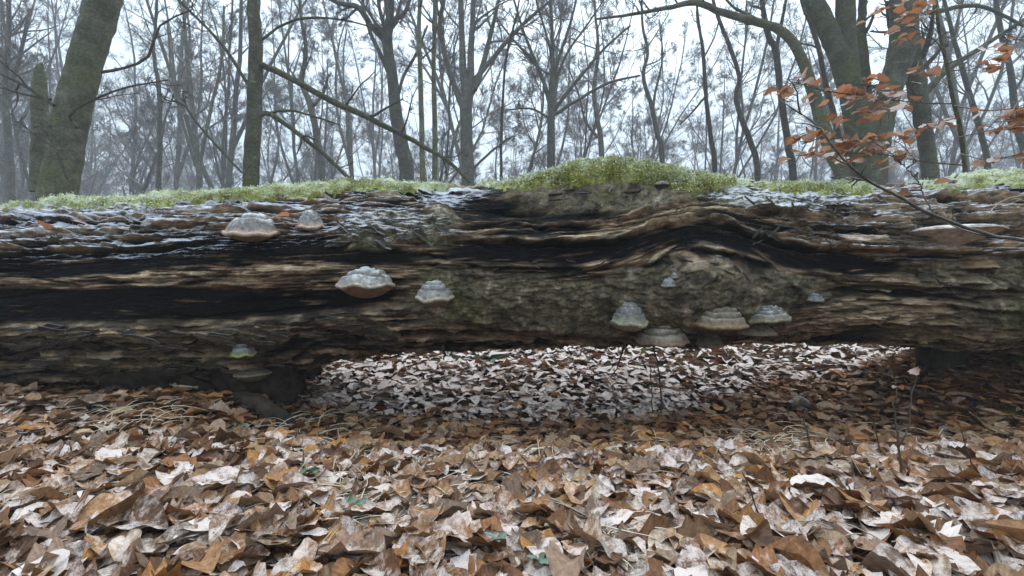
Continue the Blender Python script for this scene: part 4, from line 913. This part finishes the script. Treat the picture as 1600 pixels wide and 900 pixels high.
SUN_T = [
    [(1490, 162, 2.5, 4), (1430, 160, 2.3, 3.5), (1350, 150, 2.15, 3), (1290, 142, 2.1, 2.4), (1240, 128, 2.05, 1.6)], [(1490, 165, 2.5, 4), (1540, 172, 2.2, 3.5), (1600, 168, 2.0, 3), (1680, 160, 1.9, 2)],
    [(1430, 160, 2.3, 2.5), (1390, 172, 2.2, 2), (1330, 178, 2.1, 1.6)], [(1400, 156, 2.25, 2.2), (1365, 136, 2.15, 1.8), (1320, 128, 2.05, 1.4)], [(1440, 160, 2.3, 2.2), (1420, 130, 2.2, 1.6), (1430, 110, 2.15, 1.2)],
    [(1504, 258, 2.5, 4), (1440, 252, 2.3, 3.2), (1370, 240, 2.15, 2.8), (1300, 240, 2.05, 2.2), (1245, 243, 2.0, 1.5)], [(1370, 240, 2.15, 2), (1330, 226, 2.1, 1.8), (1290, 212, 2.05, 1.5), (1262, 204, 2.0, 1.2)], [(1400, 245, 2.2, 2), (1370, 225, 2.1, 1.7), (1345, 215, 2.0, 1.3)], [(1430, 250, 2.25, 2), (1410, 228, 2.2, 1.6), (1395, 218, 2.1, 1.2)],
    [(1496, 215, 2.5, 3.6), (1540, 205, 2.2, 3), (1590, 196, 2.05, 2.4), (1650, 190, 1.95, 2)], [(1540, 205, 2.2, 2.2), (1560, 185, 2.15, 1.8), (1590, 170, 2.1, 1.4)], [(1500, 240, 2.5, 3.2), (1545, 250, 2.2, 2.6), (1600, 240, 2.05, 2), (1650, 236, 2.0, 1.6)],
    [(1480, 100, 2.5, 4), (1530, 80, 2.3, 3), (1590, 60, 2.1, 2.4), (1650, 40, 2.0, 2)], [(1478, 90, 2.5, 3), (1460, 62, 2.35, 2.4), (1420, 40, 2.25, 2), (1375, 25, 2.2, 1.5)], [(1466, 40, 2.5, 2.6), (1440, 20, 2.4, 2), (1390, 12, 2.3, 1.6)], [(1482, 110, 2.5, 2.6), (1520, 108, 2.4, 2), (1548, 85, 2.35, 1.5)], [(1496, 185, 2.5, 3), (1462, 195, 2.4, 2.2), (1430, 205, 2.3, 1.6)]]
tw = []; LV, lve = leaf_variants(14, 7, 3, 4242); LMS = []
LV = LV * np.array([1, 1.25, .95])
OR = np.array([[.38, .165, .075], [.30, .125, .055], [.42, .235, .14], [.25, .11, .06]])
for q in range(14):
    LMS.append(mesh('beech_leaf', LV[q] + (.5, 0, 0), grid_faces(7, 3), M['twigleaf'], True, {'col': np.tile(OR[q % 4] * rs.uniform(.8, 1.2), (21, 1)), 'fr': np.full(21, rs.uniform(.55, 1.25)), 'ta': TAcoord(7, 3)}))
nleaf = 0
dens_t = [32, 15, 18, 18, 10, 32, 20, 16, 12, 22, 15, 20, 10, 15, 11, 11, 12]
for lm, nl in zip(SUN_T, dens_t):
    P, ra = twig_curve(lm, 12); tw.append((P - off, ra))
    for _ in range(nl):
        t = rs.uniform(.3, 1.0); i = min(int(t * 11), 10); f = t * 11 - i; p = P[i] * (1 - f) + P[i + 1] * f
        ax = P[i + 1] - P[i]; yaw = math.atan2(ax[1], ax[0]) + rs.choice([-1, 1]) * rs.uniform(.4, 1.3)
        d = np.array([math.cos(yaw), math.sin(yaw), rs.uniform(-.5, .25)]); tip = p + d * rs.uniform(.02, .07)
        tw.append((np.stack([p, (p + tip) / 2 + (0, 0, .004), tip]) - off, np.array([.0014, .0012, .001])))
        o = link('leaf', LMS[rs.integers(14)], SAP, tip - off, (rs.normal(0, .45), rs.uniform(-.1, .75), yaw + rs.normal(0, .3)), (rs.uniform(.046, .074),) * 3); nleaf += 1
acc = [[], [], [], []]
for P, ra in list(tw[:60]):
    if len(P) == 12: sprout(rs, P, ra, acc, 2, 4, (0, 0, 4, 2), (0, 0, .25, .5), .0, .3)
v1, f1 = tubes(tw, 5); acc2 = acc[2] + acc[3]; v2, f2 = tubes(acc2, 3)
tw_o = link('twigs', mesh('sapling_twigs', np.vstack([v1, v2]), np.concatenate([f1, f2 + len(v1)]), M['stem']), SAP); tw_o['kind'] = 'stuff'

# bare branch reaching in front of the log from the right
def loose(name, label, cat, lms, mat, n=16, sides=6, group=None, base=None, sp=None, leafpts=()):
    P0, r0_ = twig_curve(lms[0], n); b = P0[0] if base is None else np.array(base)
    o = link(name, None, loc=b); tag(o, label, cat, group); polys = []
    acc = [[], [], [], []]; rr = np.random.default_rng(int(abs(P0[0, 0] * 1e4)) % 9999)
    for k, lm in enumerate(lms):
        P, ra = twig_curve(lm, n); P = P + rr.normal(0, .0015, P.shape); polys.append((P - b, ra))
        if sp: sprout(rr, P - b, ra, acc, 1, 4, sp, (0, .16, .4, .5), .01, .35)
    link('stem', trunk_tube(name, polys, sides, mat, .1, 5), o)
    if sp: link('twigs', crown_mesh('twigs', acc, M['stem']), o)['kind'] = 'stuff'
    for q, s in leafpts: link('leaf', LMS[rr.integers(14)], o, px3(*q) - b, (rr.normal(0, .4), rr.uniform(-.2, .5), rr.random() * 6), (s, s, s))
    return o
loose('fallen_branch', 'thin dark bare branch slanting across the log in front of the shelf fungus', 'branch',
      [[(1880, 705, 1.2, 12), (1830, 560, 1.24, 11), (1740, 430, 1.28, 10), (1660, 388, 1.33, 10), (1600, 376, 1.38, 9.5), (1530, 362, 1.42, 9), (1460, 338, 1.46, 8), (1400, 305, 1.5, 7), (1350, 278, 1.54, 6), (1308, 238, 1.58, 5), (1285, 205, 1.62, 4), (1262, 186, 1.68, 3), (1240, 170, 1.7, 2)],
       [(1462, 338, 1.46, 4), (1445, 310, 1.5, 3), (1435, 285, 1.52, 2.5), (1415, 262, 1.55, 2), (1395, 245, 1.56, 1.5)], [(1380, 295, 1.52, 4), (1365, 286, 1.56, 4), (1340, 280, 1.6, 3), (1300, 278, 1.62, 2)], [(1290, 210, 1.62, 2.5), (1262, 222, 1.65, 2), (1235, 215, 1.68, 1.5)]], M['stem'], 40, 7, sp=(0, 7, 2.5, 1.5))
loose('fallen_twig', 'pale frosted forked twig lying on the right end of the log', 'twig',
      [[(1548, 332, 1.66, 3), (1556, 320, 1.66, 3), (1575, 310, 1.64, 2.6), (1600, 306, 1.62, 2.2), (1640, 296, 1.6, 1.8)], [(1556, 318, 1.66, 2.4), (1590, 320, 1.63, 2), (1640, 322, 1.6, 1.5)]], M['straw'], 10, 5)
def seedling(label, lms, leafpts=()):
    q = lms[0][0]; b = px3(q[0], q[1], q[2]); gz = float(ground_z(b[0], b[1])); Yn = q[2]
    # keep the drawn foot on the real ground
    lm0 = list(lms[0]); foot = 450 + (CAMH - gz + .02) / Yn * FPX
    lm0 = [(q[0], foot, q[2], q[3])] + lm0
    return loose('seedling_stem', label, 'seedling', [lm0] + lms[1:], M['stem'], 14, 5, 'thin woody stems poking out of the leaves', leafpts=leafpts)
seedling('tallest forked seedling stem with an orange leaf and frosted tip at lower right', [[(1408, 795, 1.0, 6), (1406, 720, 1.0, 5.5), (1400, 660, 1.0, 5), (1396, 640, 1.0, 4), (1402, 605, 1.0, 3)], [(1404, 700, 1.0, 4), (1418, 668, 1.0, 4), (1424, 620, 1.0, 3.5), (1432, 590, 1.0, 3), (1428, 575, 1.0, 2.5)]], [((1426, 576, 1.0), .028), ((1396, 604, 1.0), .03)])
seedling('short stem left of the tallest forked seedling', [[(1265, 715, 1.25, 4), (1262, 680, 1.25, 3.5), (1256, 652, 1.25, 3), (1262, 638, 1.25, 2.5)]])
seedling('thin stem close left of the tallest forked seedling', [[(1378, 718, 1.2, 4), (1372, 690, 1.2, 3), (1364, 655, 1.2, 2.5)]])
seedling('thin dark leaning stem at the far lower right', [[(1532, 775, 1.05, 4), (1520, 730, 1.05, 3.5), (1508, 690, 1.05, 3), (1498, 660, 1.05, 2)]])
seedling('dark leaning stem in the pale leaves at bottom right of centre', [[(1200, 865, .8, 4.5), (1190, 820, .8, 4), (1178, 780, .8, 3.5), (1162, 738, .8, 2.5)]])
seedling('curved brown stem beside a large curled leaf at lower right', [[(1352, 835, .86, 4.5), (1340, 805, .86, 4), (1330, 775, .86, 3.5), (1324, 750, .86, 2.5)]])
seedling('tiny upright stem between the two bottom right stems', [[(1282, 865, .8, 3.5), (1279, 835, .8, 3), (1275, 808, .8, 2.5)]])
seedling('slender upright stem in the gap just below the wide tan-grey fungus', [[(1034, 628, 1.95, 3.5), (1031, 590, 1.95, 3), (1026, 560, 1.93, 3), (1020, 545, 1.9, 2)]])
seedling('short stem beside the slender one in the gap under the log', [[(1019, 622, 1.97, 2.5), (1018, 600, 1.97, 2), (1016, 575, 1.97, 2)]])
loose('hanging_rootlet', 'short black rootlet dangling below the log left of the wide tan-grey fungus', 'rootlet', [[(978, 532, 1.75, 4), (972, 552, 1.74, 4), (966, 570, 1.73, 3), (958, 586, 1.72, 2)], [(972, 550, 1.74, 2.5), (965, 556, 1.74, 2)]], M['rot'], 10, 5)
loose('hanging_rootlet', 'small black peg hanging from the log left of centre', 'rootlet', [[(692, 540, 1.8, 7), (694, 553, 1.79, 5), (693, 562, 1.78, 2)]], M['rot'], 8, 6)
def ground_stick(name, label, pts, w, mat, lift=.025, cat='stick', sides=7):
    P = []
    for px, py in pts:
        Y = .45 * FPX / (py - 450)
        for _ in range(6):
            gz = float(ground_z((px - 800) / FPX * Y, Y)) + lift; Y = (CAMH - gz) * FPX / (py - 450)
        P.append(((px - 800) / FPX * Y, Y, gz))
    P = catmull(P, 14); b = P[0].copy(); o = link(name, None, loc=b); tag(o, label, cat)
    ra = np.interp(np.linspace(0, 1, 14), np.linspace(0, 1, len(w)), w)
    link('wood', trunk_tube(name, [(P - b, ra)], sides, mat, .25, 9), o); return o
ground_stick('fallen_stick', 'thin grey stick lying on pale leaves right of the bottom centre', [(815, 752), (850, 775), (880, 788), (915, 806)], (.002, .0035, .003, .0015), M['stem'], .036)
ground_stick('fallen_stick', 'thin curved dark twig on the leaves at the left edge', [(-30, 670), (30, 677), (70, 672), (110, 655), (150, 640)], (.0025, .003, .0025, .002, .0015), M['stem'], .036)
cx_, cy2 = (250 - 800) / FPX * 1.78, 1.78
for dx_, sc_, rz_, lab in ((0, .15, -.25, 'pale splintered bark chip on the leaves at the left foot of the log'), (.14, .08, .35, 'small pale sliver right of the splintered bark chip')):
    o = link('wood_chip', mesh('wood_chip', *thick(*flake_mesh(931 + int(dx_ * 100), 1.0, .26, .4), .05), M['straw'], False), None, (cx_ + dx_, cy2 - dx_ * .3, float(ground_z(cx_, cy2)) + .035), (.25, .06, rz_), (sc_, sc_, sc_)); tag(o, lab, 'wood chip')
ground_stick('rotten_branch', 'dark rotten branch piece half buried below the left foot of the log', [(372, 622), (405, 640), (440, 658), (462, 668)], (.035, .045, .04, .02), M['rot'], .01, 'branch', 12)
ground_stick('rotten_branch', 'small dark rotten lump in bare leaves at the centre of the foreground', [(640, 706), (665, 712), (700, 718)], (.012, .025, .012), M['rot'], .02, 'branch', 10)
ground_stick('stone', 'rounded brown stone among bare leaves right of centre', [(1232, 632), (1250, 629), (1268, 634)], (.012, .034, .010), M['flake'], .02, 'stone', 14)

# scattered green leaves
for k, (px_, py_, s_, lab) in enumerate([(374, 668, .032, 'green leaf on brown litter below the left foot of the log'), (762, 566, .06, 'grey-green mossy tuft in the frosted leaves seen through the gap'), (484, 742, .026, 'green leaf among dry grass left of the bottom centre'), (555, 788, .024, 'small green leaf below the dry grass tuft at left of centre'), (775, 845, .022, 'green leaf near the bottom edge left of centre'), (845, 880, .022, 'green leaf at the very bottom centre')]):
    Y = .42 * FPX / (py_ - 450); x = (px_ - 800) / FPX * Y
    for _ in range(6):
        gz = float(ground_z(x, Y)) + .04; Y = (CAMH - gz) * FPX / (py_ - 450); x = (px_ - 800) / FPX * Y
    VV, vv = leaf_variants(3, 7, 5, 7000 + k); root = link('green_leaf', None, loc=(x, Y, gz)); tag(root, lab, 'leaf')
    for j in range(3):
        link('leaflet', mesh('leaflet', VV[j] * s_ + (s_ * .5, 0, 0), grid_faces(7, 5), M['green']), root, (0, 0, .004 * j), (rs.normal(0, .3), -.2, j * 2.1 + rs.random()))

# dry grass
def grass():
    r = np.random.default_rng(515); B = []
    clumps = [(520, 760, 60), (600, 745, 60), (215, 640, 40), (420, 690, 26), (1200, 695, 70), (1235, 720, 50), (560, 800, 40), (1100, 740, 30), (480, 655, 26), (780, 720, 30), (1010, 705, 30), (90, 760, 22), (1330, 840, 20), (690, 780, 30), (350, 770, 16), (940, 830, 16), (1480, 700, 22)]
    for cx, cy_, n in clumps:
        for _ in range(int(n * 1.4)):
            px, py = cx + r.normal(0, 46), max(cy_ + r.normal(0, 16), 600); Y = .45 * FPX / (py - 450); x = (px - 800) / FPX * Y; gz = float(ground_z(x, Y))
            Y = (CAMH - gz - .03) * FPX / (py - 450); x = (px - 800) / FPX * Y
            a = r.random() * 6.28; l = r.uniform(.05, .14); d = np.array([math.cos(a), math.sin(a), r.uniform(.0, .35)])
            P = [np.array([x, Y, gz + .024])]
            for k in range(4): P.append(P[-1] + d * l / 4); d = d + (r.normal(0, .15), r.normal(0, .15), -.16)
            B.append((np.array(P), np.array([.0013, .0014, .0013, .0010, .0005])))
    v, f = tubes(B, 3)
    o = link('dry_grass', mesh('dry_grass', v, f, M['straw'])); tag(o, 'wispy straw-coloured dry grass scattered over the fallen leaves', 'grass', None, 'stuff')
grass()
# leaves caught on the log top
for px_, py_, s_, lab in [(72, 354, .06, 'orange-brown leaf lying on the frosted log, the one nearest the left edge'), (137, 349, .06, 'orange-brown leaf lying on the frosted log, second from the left edge'), (452, 342, .05, 'reddish leaf wedged between the two frosted hoof fungi'), (1405, 312, .05, 'orange leaf caught beneath the slanting bare branch on the log'), (1462, 287, .06, 'brown leaf lying on the thin moss at the right end of the log')]:
    p, th = on_log(px_, py_); o = link('fallen_leaf', LMS[rs.integers(14)], None, p + np.array([-.02, -.012, .012]), (rs.normal(-.5, .2), rs.normal(.1, .2), rs.normal(0, .5)), (s_, s_, s_)); tag(o, lab, 'leaf')

# ---------------------------------------------------------------- haze
def haze():
    x, y0, y1, z0, z1 = 98, -96, 98, -1.6, 27
    V = [(-x, y0, z0), (x, y0, z0), (x, y1, z0), (-x, y1, z0), (-x, y0, z1), (x, y0, z1), (x, y1, z1), (-x, y1, z1)]
    Fq = [(0, 3, 2, 1), (4, 5, 6, 7), (0, 1, 5, 4), (1, 2, 6, 5), (2, 3, 7, 6), (3, 0, 4, 7)]
    m = bpy.data.materials.new('haze_air'); m.use_nodes = True; t = m.node_tree; t.nodes.clear()
    o = t.nodes.new('ShaderNodeOutputMaterial'); v = t.nodes.new('ShaderNodeVolumePrincipled')
    v.inputs['Color'].default_value = (.86, .91, .96, 1); v.inputs['Density'].default_value = 0.0056
    t.links.new(v.outputs[0], o.inputs['Volume'])
    ob = link('haze', mesh('haze', np.array(V, float), np.array(Fq), m, False)); tag(ob, 'thin cold winter mist filling the whole wood', 'haze', None, 'stuff')
haze()
